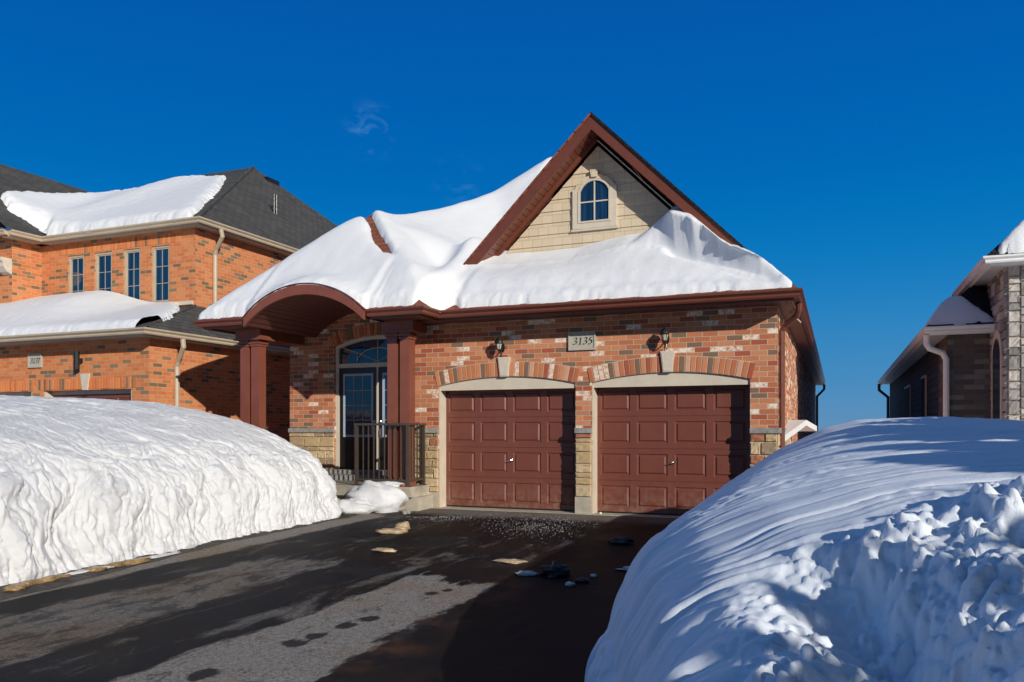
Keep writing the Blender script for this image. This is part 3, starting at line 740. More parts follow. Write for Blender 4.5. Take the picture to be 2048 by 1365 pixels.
# connecting beams with their mouldings
for (x0, x1) in ((-10.66,-10.07),(-7.42,-6.80)):
    b = MB(); b.box(x0,12.15,3.13,x1,12.50,3.40); b.box(x0-.03,12.12,3.105,x1+.03,12.53,3.129)
    b.box(x0+.06,12.502,3.135,x1-.06,YE-.01,3.39)
    b.build('porch_beam', 'brown2', H)
b = MB(); b.box(-7.018,12.18,3.132,-6.5,12.47,3.36) if 0 else None
# arch fascia + vault
ac = -8.615
b = MB(); n = 28
def outer(x): return arcz(x, ac, 1.26, 3.40, .52)
def inner(x): return arcz(x, ac, 1.26, 3.25, .50)
for i in range(n):
    x0 = ac-1.26+2.52*i/n; x1 = ac-1.26+2.52*(i+1)/n
    b.prism([(x0,11.46,inner(x0)),(x1,11.46,inner(x1)),(x1,11.46,outer(x1)),(x0,11.46,outer(x0))], (0,.06,0))
b.build('arch_fascia', 'brown2', H)
b = MB()
for i in range(n):
    x0 = ac-1.25+2.50*i/n; x1 = ac-1.25+2.50*(i+1)/n
    b.poly([(x0,11.521,inner(x0)+.02),(x0,YE,inner(x0)+.02),(x1,YE,inner(x1)+.02),(x1,11.521,inner(x1)+.02)])
for (xa, xb) in ((-10.98,ac-1.25),(ac+1.25,-6.37)): b.poly([(xa,11.63,3.305),(xa,YE,3.305),(xb,YE,3.305),(xb,11.63,3.305)])
b.build('porch_ceiling', 'soff_x', H)
# shingled roof
b = MB(); z = lambda q: 3.43+q
b.poly([(-11.02,11.55,3.43),(-11.02,36.7,3.43),(-5.765,36.7,8.685),(-5.765,19.235,8.685),(-8.655,16.345,5.795),(-8.655,13.915,5.795)][::-1])
b.poly([(-11.02,11.55,3.431),(-9.9,11.55,3.431),(-9.9,12.1,3.981),(-7.33,12.1,3.981),(-7.33,11.55,3.431),(-6.29,11.55,3.431),(-8.655,13.915,5.796)])
b.poly([(-6.29,11.55,3.43),(-6.29,17,3.43),(-8.655,17,5.795),(-8.655,13.915,5.795)])
b.poly([(-8.655,16.345,5.793),(-5.765,19.235,8.683),(-3.9,17.37,6.818),(-6.4,13.98,3.43)][::-1])
b.poly([(-7.29,13.22,3.435),(-7.29,18,3.435),(-3.9,18,6.825),(-3.9,13.22,6.825)][::-1])
b.poly([(-.51,13.22,3.43),(-.51,36.7,3.43),(-5.765,36.7,8.685),(-5.765,19.235,8.685),(-3.9,17.37,6.82),(-3.9,13.22,6.82)])
b.poly([(-6.29,12.15,3.4275),(-6.28,13.6,4.588),(-7.45,13.6,4.588)][::1])
b.poly([(-6.29,12.15,3.428),(-.51,12.15,3.428),(-1.67,13.6,4.588),(-6.29,13.6,4.588)])
b.poly([(-.51,12.15,3.429),(-.51,13.25,3.429),(-1.67,13.6,4.589)])
nn = 20
for i in range(nn):
    x0 = ac-1.28+2.56*i/nn; x1 = ac-1.28+2.56*(i+1)/nn
    b.poly([(x0,11.45,arcz(x0,ac,1.28,3.42,.53)),(x1,11.45,arcz(x1,ac,1.28,3.42,.53)),(x1,12.6,arcz(x1,ac,1.28,3.42,.53)),(x0,12.6,arcz(x0,ac,1.28,3.42,.53))])
roof = b.build('roof', 'sh_brown', H)
# gable: siding in courses, window, rake boards, soffit
GY = 13.60; gx = -3.90; zt = 6.40     # apex of the siding
b = MB(); e = .205; z0 = 3.9
def hw(zz): return max(0, (zt-zz))    # half width at height (45 degrees)
k = 0; zz = 3.895
while zz < zt:
    z1 = min(zz+e, zt)
    b.poly([(gx-hw(zz),GY-.024,zz),(gx+hw(zz),GY-.024,zz),(gx+hw(z1),GY-.004,z1),(gx-hw(z1),GY-.004,z1)])
    b.poly([(gx-hw(zz),GY,zz),(gx+hw(zz),GY,zz),(gx+hw(zz),GY-.024,zz),(gx-hw(zz),GY-.024,zz)])
    zz += e
b.build('gable_siding', 'siding', H)
# rake: fascia boards and boxed soffit
top = 6.80; FY = 13.18; th = .235
for s_ in (-1, 1):
    def P(d, off, y): return (gx+s_*d, y, top-d-off*1.414)
    b = MB(); L = 3.37
    b.prism([P(0,0,FY),P(L,0,FY),P(L,th*.75,FY),P(0,th*.75,FY)], (0,.035,0))
    o = b.build('rake_fascia', 'brown', H)
    b = MB(); b.prism([P(0,-.030,FY-.03),P(L,-.030,FY-.03),P(L,.004,FY-.03),P(0,.004,FY-.03)], (0,.5,0)); b.build('roof_edge', 'sh_black' if s_ > 0 else 'sh_brown', H)
    b = MB(); d = .0
    while d < L-.06:       # ribbed soffit boards running from fascia to wall
        a0, a1 = d+.006, d+.076
        b.prism([P(a0,th*.70,FY+.036),P(a1,th*.70,FY+.036),P(a1,th*.70-.012,FY+.036),P(a0,th*.70-.012,FY+.036)], (0,GY-.05-FY,0)); d += .082
    b.build('rake_soffit', 'brown', H)
    b = MB(); b.prism([P(0,th*.66,FY+.03),P(L,th*.66,FY+.03),P(L,th*.60,FY+.03),P(0,th*.60,FY+.03)], (0,GY-FY,0)); b.build('soffit_backing', 'black', H)
    b = MB(); b.prism([P(.0,th*.70,GY-.075),P(L,th*.70,GY-.075),P(L,th*.70+.07,GY-.075),P(.0,th*.70+.07,GY-.075)], (0,.05,0)) if s_ < 0 else b.prism([P(.0,th*.70+.05,GY-.06),P(L,th*.70+.05,GY-.06),P(L,th*.70+.068,GY-.06),P(.0,th*.70+.068,GY-.06)], (0,.03,0)); b.build('soffit_trim', 'brown' if s_ < 0 else 'beige', H)
# gable window
wx, wy = -3.95, GY-.03; wz0, wzs, rise = 5.08, 5.60, .18; ww = .26
b = MB()
pts = lambda hw_, zb, zs, r, y: [(wx-hw_,y,zb),(wx+hw_,y,zb)]+[(q,y,arcz(q,wx,hw_,zs,r)) for q in [wx+hw_-2*hw_*i/16 for i in range(17)]]
def ringp(bb, A, B, d, skip=-1):
    for i in range(len(A)):
        if i == skip: continue
        j = (i+1) % len(A); bb.poly([A[i],A[j],B[j],B[i]])
        a_, c_ = Vector(A[i]), Vector(A[j]); bb.poly([A[i],tuple(a_+Vector((0,d,0))),tuple(c_+Vector((0,d,0))),A[j]])
        a_, c_ = Vector(B[i]), Vector(B[j]); bb.poly([B[i],B[j],tuple(c_+Vector((0,d,0))),tuple(a_+Vector((0,d,0)))])
# broad surround
b.box(wx-.40,wy-.035,wz0-.13,wx-ww-.03,wy+.02,wzs+.06); b.box(wx+ww+.03,wy-.035,wz0-.13,wx+.40,wy+.02,wzs+.06)
b.box(wx-ww-.03,wy-.033,wz0-.13,wx+ww+.03,wy+.02,wz0-.03); b.box(wx-.43,wy-.028,wz0-.165,wx+.43,wy+.02,wz0-.131)
w = b.build('gable_window', 'beige', H)
b = MB(); ringp(b, pts(ww+.04,wz0-.03,wzs,rise+.03,wy-.045), pts(ww,wz0,wzs,rise,wy-.045), .06); b.build('frame', 'beige', w)
b = MB(); ringp(b, pts(ww+.13,wzs-.02,wzs+.02,rise+.09,wy-.026), pts(ww+.04,wzs-.01,wzs+.01,rise+.03,wy-.026), .05, 0); b.build('arched_head', 'siding', w)
b = MB(); b.poly(pts(ww,wz0,wzs,rise,wy-.012)); b.build('pane', 'glass', w)
b = MB(); b.box(wx-.011,wy-.03,wz0,wx+.011,wy-.013,wzs+rise); b.box(wx-ww,wy-.029,wz0+.325,wx+ww,wy-.0135,wz0+.347); b.build('muntins', 'beige', w)
b = MB(); b.prism([(wx-.05,wy-.06,5.84),(wx+.05,wy-.06,5.84),(wx+.075,wy-.06,5.97),(wx-.075,wy-.06,5.97)], (0,.06,0)); b.build('keystone', 'siding', w)
# gutters, fascia, soffits
gp = MB(); gp.sweep([(-10.95,34,3.43),(-10.95,11.62,3.43),(-9.90,11.62,3.43)], GUT); gp.build('gutter', 'brown', H)
gp = MB(); gp.sweep([(-7.34,11.62,3.43),(-6.36,11.62,3.43),(-6.36,12.22,3.43),(-.58,12.22,3.43),(-.58,36.5,3.43)], GUT); gp.build('gutter', 'brown', H)
FA = [(-.002,.0),(-.002,-.15),(-.03,-.15),(-.03,0)]
gp = MB(); gp.sweep([(-10.95,34,3.42),(-10.95,11.62,3.42),(-9.90,11.62,3.42)], FA); gp.sweep([(-7.34,11.62,3.42),(-6.36,11.62,3.42),(-6.36,12.22,3.42),(-.58,12.22,3.42),(-.58,36.5,3.42)], FA); gp.build('eave_fascia', 'brown', H)
b = MB(); b.poly([(-6.9,12.25,3.29),(-6.9,12.765,3.29),(-.61,12.765,3.29),(-.61,12.25,3.29)]); b.build('soffit', 'soff_x', H)
b = MB(); b.poly([(-.838,12.77,3.291),(-.838,36.4,3.291),(-.61,36.4,3.291),(-.61,12.77,3.291)]); b.build('soffit', 'soff_y', H)
downspout(H, [(-.53,12.75,3.30),(-.53,12.76,3.20),(-.56,12.80,3.13),(-.74,12.92,2.99),(-.785,12.94,2.92),(-.785,12.94,.1)], 'brown', .042)
downspout(H, [(-.50,35.9,3.3),(-.50,35.9,3.1),(-.78,35.95,2.8),(-.78,35.95,.1)], 'brown', .05)
# side canopy over the window well, right side
b = MB()
P1, P2, P3 = Vector((-.80,13.15,1.28)), Vector((-.52,15.6,1.58)), Vector((-.36,16.5,1.47)); W0 = Vector((-.82,0,0))
for (A, B) in ((P1,P2),(P2,P3)):
    b.prism([A, B, Vector((-.835,B.y,B.z)), Vector((-.835,A.y,A.z))], (0,0,-.10))
b.build('side_door_canopy', 'white', H)

# porch railing
RL = thing('porch_railing', (-7.4,12.13,.41), 'low bronze metal railing wrapping the corner of the porch slab', 'railing')
def bx(n_, *a): 
    q = MB(); q.box(*a); return q.build(n_, 'bronze', RL)
for (x, y) in ((-7.93,12.135),(-6.89,12.135),(-6.89,12.70)):
    b = MB(); b.box(x-.026,y-.026,.411,x+.026,y+.026,1.475); b.box(x-.06,y-.05,.4105,x+.06,y+.05,.425); b.build('post', 'bronze', RL)
b = MB(); b.box(-7.97,12.105,1.476,-6.855,12.165,1.515); b.box(-6.92,12.166,1.4762,-6.858,12.74,1.5148); b.build('top_rail', 'bronze', RL)
b = MB(); b.box(-7.90,12.118,.50,-6.92,12.152,.535); b.box(-6.907,12.165,.50,-6.873,12.67,.535); b.build('bottom_rail', 'bronze', RL)
for i in range(8):
    x = -7.90+(.98)*(i+1)/9; bx('baluster', x-.009, 12.126, .5351, x+.009, 12.144, 1.4755)
for i in range(4):
    y = 12.165+.505*(i+1)/5; bx('baluster', -6.899, y-.009, .5351, -6.881, y+.009, 1.4755)
# leaning board and short rail at the far side of the porch
BD = MB(); BD.prism([(-10.95,12.3,.95),(-10.15,12.25,.75),(-10.25,12.3,1.30),(-10.75,12.35,1.47)], (0,.03,0))
tag(BD.build('plywood_board', 'wood'), 'tan plywood board leaning beside the porch behind the left snow bank', 'board')
b = thing('porch_handrail', (-10.9,12.8,.4), 'short dark rail showing behind the paired columns at the left end of the porch', 'railing')
q = MB(); q.box(-11.4,12.78,1.42,-10.45,12.84,1.47); q.build('top_rail', 'bronze', b)
q = MB(); q.box(-10.98,12.782,.41,-10.93,12.838,1.419); q.build('post', 'bronze', b)

# ================================================================== LEFT HOUSE (3137)
L = thing('brick_house', (-17, 12.4, 0), 'two storey orange brick house with grey shingle roof at the left', 'house')
lo = [(-16.2,-13.58,0,2.25,0),(-20.2,-16.55,0,2.25,0)]
b = MB(); wall_front(b, -30, -13.1, 12.4, -.1, 3.40, lo, .2); side(b, -13.1, 12.4, 27, -.1, 3.40, 1); b.build('lower_wall', 'brick_o', L)
up = []
def pxX(px, Y): u = (px-1024)/1597; return Y*(-.377+.926*u)/(.926+.377*u)
yU = 14.5
def pz(px, py, Y):
    u = (px-1024)/1597; return 1.4+(860-py)/1597*Y/(.926+.377*u)
wins = []
for (pa, pb) in ((136,168),(189,224),(247,281),(303,339)):
    xa, xb = pxX(pa, yU), pxX(pb, yU); wins.append((xa, xb))
zw0, zw1 = 4.42, 5.80
b = MB(); wall_front(b, -19.0, -13.9, yU, 3.5, 6.3, [(xa,xb,zw0,zw1,0) for xa, xb in wins], .16)
side(b, -13.9, yU, 26, 3.5, 6.3, 1)
side(b, -19.0, 13.7, yU, 3.5, 6.3, 1); wall_front(b, -30, -19.0, 13.7, 3.5, 6.3); b.build('upper_wall', 'brick_o', L)
for i, (xa, xb) in enumerate(wins): window(L, xa+.002, xb-.002, zw0+.002, zw1-.002, yU+.025, 2, 3, fr=.05)
rn = random.Random(3)
for (xa, xb, yq, zq) in ((-18.3,-14.4,yU,zw1+.03),(-16.35,-13.5,12.4,2.27),(-20.2,-16.5,12.4,2.27)):
    b = MB(); x = xa
    while x < xb:
        b.block((x+.004,yq,zq),(x+.074,yq,zq),(x+.074,yq,zq+.235),(x+.004,yq,zq+.235),(0,-1,0),.008,rn.random(),.004,0,1); x += .081
    b.build('soldier_course', 'brick_ov', L, col=True)
b = MB(); b.box(-14.55,yU-.06,zw0-.09,-13.95,yU+.05,zw0-.001); b.build('window_sill', 'key', L)
for (xa, xb) in ((-16.2,-13.58),(-20.2,-16.55)):
    b = MB(); b.box(xa,12.43,0,xa+.06,12.62,2.249); b.box(xb-.06,12.43,0,xb,12.62,2.249); b.box(xa+.06,12.57,2.17,xb-.06,12.62,2.249); b.build('door_surround', 'beige', L)
    garage_door(L, xa+.06, xb-.06, 0, 2.17, 12.60)
kx = pxX(172, 12.4)
b = MB(); b.prism([(kx-.07,12.36,2.25),(kx+.07,12.36,2.25),(kx+.13,12.36,2.60),(kx-.13,12.36,2.60)], (0,.05,0)); b.build('keystone', 'key', L)
plaque(L, '3137', pxX(72,12.4), pz(72,722,12.4), 12.4, .42, .31)
lx = pxX(164,12.4); lz = pz(164,722,12.4)
b = MB(); b.tube([(lx,12.27,lz-.19),(lx,12.27,lz+.19)], .06, 14); b.box(lx-.03,12.30,lz-.05,lx+.03,12.399,lz+.05); b.build('wall_lamp', 'black', L)
# roofs
C = (-13.5,14.2,6.27); Pk = (-17.6,20.9,9.95); Pl = (-20.4,20.9,9.97); V = (-18.6,14.2,6.27)
b = MB()
b.poly([V, C, Pk, Pl, (-22.3,19.3,9.07)])
b.poly([C, (-13.5,26,6.27), Pk])
b.poly([Pk, (-13.5,26,6.27), (-22.3,26,6.27), Pl])
b.poly([(-18.6,13.3,6.271),(-18.6,14.2,6.271),(-22.3,19.3,9.07),(-22.3,13.3,9.05)])
b.poly([(-18.6,13.3,6.27),(-22.3,17,9.05),(-30,17,9.05),(-30,13.3,6.27)][::-1])
b.poly([(-30,11.9,3.43),(-12.7,11.9,3.43),(-13.9,14.5,4.30),(-30,14.5,4.30)])
b.poly([(-12.7,11.9,3.43),(-12.7,27,3.43),(-13.9,27,4.30),(-13.9,14.5,4.30)])
lr = b.build('roof', 'sh_grey', L)
b = MB(); b.tube([C, Pk], .05, 6); b.tube([(-12.7,11.9,3.43),(-13.9,14.5,4.30)], .03, 6); b.build('hip_cap', 'sh_grey', lr)
def onplane(px, py, A, Bp, Cp):
    u = (px-1024)/1597; d = Vector((-.377+.926*u, .926+.377*u, (860-py)/1597)); o = Vector((0,0,1.4))
    A, Bp, Cp = Vector(A), Vector(Bp), Vector(Cp); n = (Bp-A).cross(Cp-A); t = (A-o).dot(n)/d.dot(n); return o+d*t
v1 = onplane(551, 428, C, (-13.5,26,6.27), Pk)
b = MB()
for dx in (-.06,.05): b.tube([v1+Vector((0,dx,-.1)), v1+Vector((0,dx,.55))], .028, 8)
b.build('vent_pipe', 'black', lr)
v2 = onplane(541, 362, C, (-13.5,26,6.27), Pk)
b = MB(); b.box(v2.x-.22,v2.y-.3,v2.z-.15,v2.x+.12,v2.y+.30,v2.z+.04); b.build('roof_vent', 'black', lr)
gp = MB(); gp.sweep([(-30,13.37,6.27),(-18.67,13.37,6.27)] if 0 else [(-18.67,13.37,6.27),(-18.67,14.27,6.27),(-13.57,14.27,6.27),(-13.57,26,6.27)], GUT)
gp.build('gutter', 'beige_g', L)
gp = MB(); gp.sweep([(-30,13.37,6.27),(-18.69,13.37,6.27)], GUT); gp.sweep([(-30,11.97,3.43),(-12.77,11.97,3.43),(-12.77,27,3.43)], GUT); gp.build('gutter', 'beige_g', L)
gp = MB(); gp.sweep([(-30,11.97,3.42),(-12.77,11.97,3.42),(-12.77,27,3.42)], FA); gp.sweep([(-18.67,13.37,6.26),(-18.67,14.27,6.26),(-13.57,14.27,6.26),(-13.57,26,6.26)], FA)
for (z_, xa, xb, ya, yb) in ((3.29,-30,-12.8,12.0,12.4),(6.13,-19.0,-13.6,14.3,14.5)): gp.poly([(xa,ya,z_),(xa,yb,z_),(xb,yb,z_),(xb,ya,z_)])
for (z_, xa, xb, ya, yb) in ((3.29,-13.1,-12.8,12.4,26),(6.13,-13.9,-13.6,14.5,26),(6.13,-19.0,-18.7,13.4,14.5)): gp.poly([(xa,ya,z_),(xa,yb,z_),(xb,yb,z_),(xb,ya,z_)])
gp.build('eave_trim', 'beige_g', L)
downspout(L, [(-13.50,14.9,6.15),(-13.50,14.95,5.98),(-13.78,15.05,5.72),(-13.84,15.08,5.6),(-13.84,15.08,4.38)], 'beige_g', .05)
downspout(L, [(-12.70,12.9,3.3),(-12.70,12.92,3.14),(-12.98,13.05,2.86),(-13.04,13.08,2.75),(-13.04,13.08,0)], 'beige_g', .05)
b = MB()
cz = 5.65; prof = [(0,0),(.22,0),(.22,-.06),(.17,-.10),(.17,-.17),(.10,-.26),(0,-.30)]
b.prism([(-19.15,13.69-p,cz+z_) for p, z_ in prof], (.15,0,0)) if 0 else b.prism([(-19.28,13.699-p*1.3,cz+z_*1.3) for p, z_ in prof], (.28,0,0))
b.build('corbel', 'key', L)

# ================================================================== RIGHT HOUSE
G = thing('stone_house', (3.5, 16.6, 0), 'dark brick and grey stone bungalow with white gutters at the right edge', 'house')
b = MB(); wall_front(b, 2.05, 2.83, 18.1, -.1, 3.42); side(b, 2.05, 18.1, 37.0, -.1, 3.42, -1)
b.build('front_brick_wall', 'brick_g', G)
b = MB(); side(b, 2.045, 19.6, 37.0, -.1, 3.42, -1); b.build('side_wall', 'side_d', G)
b = MB(); wall_front(b, 2.83, 9, 16.6, -.1, 4.42); side(b, 2.83, 16.6, 19.0, -.1, 4.42, -1); b.build('stone_backing', 'mortar', G)
b = MB(); ashlar(b, (2.83,16.592,0), (1,0,0), .19, -.1, 4.40, 31, rows=(.14,.2,.26), wid=(.12,.3), proud=.03, bulge=.02)
ashlar(b, (3.02,16.592,0), (1,0,0), 3, -.1, 4.40, 32, rows=(.14,.2,.26), wid=(.2,.5), proud=.03, bulge=.02)
ashlar(b, (2.822,19.0,0), (0,-1,0), 2.4, -.1, 4.40, 33, rows=(.16,.22,.28), wid=(.15,.4), proud=.03, bulge=.02, nrm=(-1,0,0))
b.build('stone_wall', 'stone_g', G, col=True)
b = MB(); ny, nz_ = 17.35, 2.75
pp = lambda r: [(2.775,ny-r,0),(2.775,ny+r,0)]+[(2.775,ny+r*math.cos(i*math.pi/14),nz_+r*1.0*math.sin(i*math.pi/14)) for i in range(15)]
b.prism(pp(.52), (.02,0,0)); o = b.build('arched_surround', 'key', G)
b = MB(); b.prism([(x-.006,y,z) for x,y,z in pp(.36)], (.004,0,0)); b.build('arched_pane', 'glass', o)
for (y0, y1) in ((22.0,23.0),(26.5,28.5)):
    b = MB(); b.box(2.00,y0,.9,2.04,y1,2.75); w = b.build('window', 'beige_g', G)
    one(lambda q: q.box(1.992,y0+.06,.96,1.999,y1-.06,2.69), 'pane', 'glass_d', w)
gp = MB(); gp.sweep([(1.70,37.2,3.43),(1.70,17.75,3.43),(2.82,17.75,3.43)], GUT); gp.sweep([(2.50,20.2,4.45),(2.50,16.22,4.45),(9,16.22,4.45)], GUT)
gp.build('gutter', 'white', G)
b = MB()
gp = MB(); gp.sweep([(1.70,37.2,3.42),(1.70,17.75,3.42),(2.82,17.75,3.42)], FA); gp.sweep([(2.50,20.2,4.44),(2.50,16.22,4.44),(9,16.22,4.44)], FA); gp.build('eave_fascia', 'white', G)
b.poly([(1.72,17.78,3.30),(1.72,18.1,3.30),(2.83,18.1,3.30),(2.83,17.78,3.30)]); b.poly([(1.72,18.1,3.30),(1.72,37,3.30),(2.05,37,3.30),(2.05,18.1,3.30)])
b.poly([(2.53,16.25,4.32),(2.53,20.2,4.32),(2.83,20.2,4.32),(2.83,16.25,4.32)]); b.poly([(2.83,16.25,4.32),(2.83,16.6,4.32),(9,16.6,4.32),(9,16.25,4.32)])
b.build('soffit', 'soff_w', G)
b = MB()
b.poly([(1.62,17.68,3.43),(1.62,37.2,3.43),(6,37.2,7.81),(6,22.06,7.81)][::-1]); b.poly([(1.62,17.68,3.431),(6,17.68,3.431),(6,22.06,7.811)])
b.poly([(2.42,16.14,4.45),(2.42,20.2,4.45),(6.5,20.2,8.53),(6.5,19.6,8.53)] if 0 else [(2.42,16.14,4.452),(2.42,24,4.452),(6.4,24,8.43),(6.4,20.12,8.43)][::-1])
b.poly([(2.42,16.14,4.45),(10.4,16.14,4.45),(6.4,20.12,8.43)])
gr = b.build('roof', 'sh_black', G)
b = MB(); b.box(2.5,17.0,4.1,2.7,20.1,4.33) if 0 else None
pv = Vector((2.55,20.2,4.36))
b = MB(); b.tube([(pv.x,pv.y,pv.z-.2),(pv.x,pv.y,pv.z+.2)], .055, 8); b.build('vent_pipe', 'black', gr)
downspout(G, [(1.66,17.95,3.3),(1.66,17.97,3.12),(1.72,18.0,3.03),(1.96,18.04,2.93),(2.02,18.05,2.80),(2.02,18.05,0)], 'white', .055)
downspout(G, [(1.62,36.5,3.3),(1.62,36.5,3.05),(1.96,36.6,2.75),(1.96,36.6,0)], 'brown', .06)

# ================================================================== ROOF SNOW (main house)
def projpx(x, y, z):
    t = -.377*x+.9262*y; return 1024+1597*(.9262*x+.377*y)/t, 860-1597*(z-1.4)/t
def sdf(px, py, poly):
    """signed distance (pixels) inside a polygon outline: positive inside"""
    P_ = np.array(poly, float); d = np.full(np.shape(px), 1e9); ins = np.zeros(np.shape(px), bool); n = len(P_)
    for i in range(n):
        ax, ay = P_[i]; bx, by = P_[(i+1) % n]; ex, ey = bx-ax, by-ay
        t = np.clip(((px-ax)*ex+(py-ay)*ey)/(ex*ex+ey*ey), 0, 1); d = np.minimum(d, np.hypot(px-ax-ex*t, py-ay-ey*t))
        c = ((ay > py) != (by > py)) & (px < (bx-ax)*(py-ay)/((by-ay) if by != ay else 1e-9)+ax); ins ^= c
    return np.where(ins, d, -d)
def roofmain(x, y, kcut=15.4):
    A = np.minimum(np.minimum(3.43+(x+11.02), 3.43+(y-11.55)), 3.43-(x+6.29))
    Cc = np.minimum(np.minimum(3.43+(x+11.02), 3.43-.51-x), 3.43+(y-13.98))
    Cc = np.maximum(Cc, np.where((y > 13.25) & (x < -6.0), x+10.72, -9))
    K = np.minimum(np.minimum(3.43+.8*(y-12.15), 3.43-.51-x), 4.95)
    K = np.where((y > kcut) | (x < -6.7), -9, K)
    arch = np.where((y < 12.9) & (y > 11.44), 3.42+.53*(np.sqrt(np.clip((1.77**2-(x-ac)**2),0,9))-1.77+.53)/.53, -9)
    arch = np.where(np.abs(x-ac) < 1.28, arch, -9)
    return np.maximum.reduce([A, Cc, K, arch, np.full_like(x, 3.36)])
def blur(Z, n):
    k = np.exp(-np.linspace(-2.2, 2.2, 2*n+1)**2); k /= k.sum()
    P = np.pad(Z, n, mode='edge')
    P = np.apply_along_axis(lambda r: np.convolve(r, k, 'valid'), 0, P)
    return np.apply_along_axis(lambda r: np.convolve(r, k, 'valid'), 1, P)
st = .032
xs = np.arange(-11.62, -.40, st); ys = np.arange(11.32, 21.5, st)
X, Y = np.meshgrid(xs, ys, indexing='ij')
fX = -.08*sst(1.34,1.18,np.abs(X-ac))+.61*sst(-6.50,-6.16,X)+.10*np.exp(-((X+6.05)/.10)**2)
Y = Y+fX*np.clip((13.2-Y)/1.4, 0, 1)
Rf = roofmain(X, Y)
# wind drift lying between the porch roof and the main hip
yc_ = np.where(Y < 13.9, 5.62+(Y-13.9)*.98, 5.62+(Y-13.9)*.16+np.clip(Y-13.9,0,9)**2*.062)
xr = yc_-14.45
Dr = np.minimum(3.43+X+11.02, yc_-.50*np.clip(X-xr, 0, 9))
Dr = np.where(X < -5.2, Dr, -9)
Rc = np.maximum.reduce([Rf, Dr, np.full_like(X, 3.35)])
Bl = blur(blur(Rc, 12), 9)
T = .25+.04*fbm(X*.8, Y*.8, 3, 3)
T = T-.20*sst(-3.2,-4.6,X)*sst(12.5,13.4,Y)*sst(-6.6,-6.2,X)
T = T+.10*np.exp(-(((X+7.15)/.8)**2+((Y-13.6)/.9)**2))+.20*np.exp(-(((X+6.5)/.45)**2+((Y-12.2)/.6)**2))
# cornice: a tongue of snow running from (-2.6,13.2) down to the right corner of the skirt
tx = np.clip((X+2.75)/2.1, 0, 1); cy = 13.28-.92*tx**1.25
side_ = (Y-cy); wob = .03*fbm(X*1.5, Y*1.5, 8, 3)
rid = sst(-.11, .0, side_+wob)*sst(-3.25, -2.45, X+.4*(13.4-Y))
skt = (Y < 13.9) & (X > -4.2)
T = np.where(Y < 13.9, T+sst(-4.6,-3.2,X)*(rid*(.32*(1-tx**1.5)+.17)-.05*sst(-2.6,-1.2,X)-.05), T)
T = np.where(skt, T-.26*np.exp(-((side_+.17)/.11)**2)*sst(-2.7,-2.3,X)*sst(-.7,-1.2,X), T)
rag = .07*fbm(X*2.5, Y*2.5, 5, 4)+.03*fbm(X*9, Y*9, 6, 2)
front = 11.58-.08*sst(1.34,1.18,np.abs(X-ac))+.61*sst(-6.50,-6.16,X)+.10*np.exp(-((X+6.05)/.10)**2)
dist = np.minimum(np.minimum(Y-front, X+11.04), (-.60-X))
de = dist+rag*.35
ppx, ppy = projpx(X, Y, Rf+.12)
cdist = -sdf(ppx, ppy, [(722,395),(742,395),(744,424),(757,452),(776,480),(784,500),(770,499),(752,480),(743,462),(741,445),(728,424)])/75.0
cdist = np.where((np.abs(X+8.3) < 1.3) & (Y > 12.2) & (Y < 15.0), cdist, 1.0)+.03*fbm(X*6, Y*6, 9, 3)
dd = np.minimum(de, cdist)
lip = np.where(X < -7.2, .50, .30)
prof = np.where(de > 0, lip*np.sqrt(np.clip(1-(1-np.clip(de/.09, 0, 1))**2, 0, 1))+(1-lip)*(1-np.exp(-np.clip(de,0,9)/.30)), 0)
edge = np.clip(cdist/.10, 0, 1)
Tk = np.maximum(Bl+T-Rf, .035)          # snow depth over the shingles
Tk = Tk*(1-.85*np.exp(-np.clip(cdist,0,9)/.20))
Z = Rf+Tk*prof*np.where(cdist > 0, .45+.55*np.sqrt(edge), 0)
cap = 2.92-X-.22*sst(-.75,-1.5,X)*sst(12.5,12.9,Y)+.03
Z = np.where((X > -4.2), np.minimum(Z, np.maximum(cap, Rf+.02)), Z)
lump = .03*fbm(X*4, Y*4, 12, 4)*np.exp(-np.clip(de,0,9)/.5)+.006*fbm(X*3, Y*3, 14, 3)+.02*np.abs(fbm(X*7, Y*7, 15, 2))*(np.abs(side_) < .2)*skt
Z = Z+lump*sst(.05,.25,de)*(cdist > .1)
Z = np.where(dd > -.005, np.maximum(Z, Rf+.004), np.maximum(Rf-.06, 3.385))
Bz = np.minimum(3.43+(X+7.29), 3.43-.51-X)
keep = (dd > -.05) & ~((Y > 13.7) & (Z < Bz-.25)) & ~((Y > 13.7) & (X > -6.05)) & ~((Y > 13.35) & (X > -2.3)) 
oy = (de > .02)*(de < .15)*(.02+.03*fbm(X*5, Z*5, 21, 3))
lipc = .20*np.exp(-((side_-.04)/.09)**2)*skt*sst(-2.75,-2.4,X)*sst(-.8,-1.3,X)*(1+.5*fbm(X*4, Y*0, 31, 3))
P = np.stack([X-lipc*.35, Y-np.where(Y < 12.9, oy, 0)-lipc, Z], -1)
sn = gridmesh('roof_snow', P, 'snowr', keep=keep)
tag(sn, 'thick smooth snow covering the roof of the red brick bungalow, below its pointed gable', 'snow')

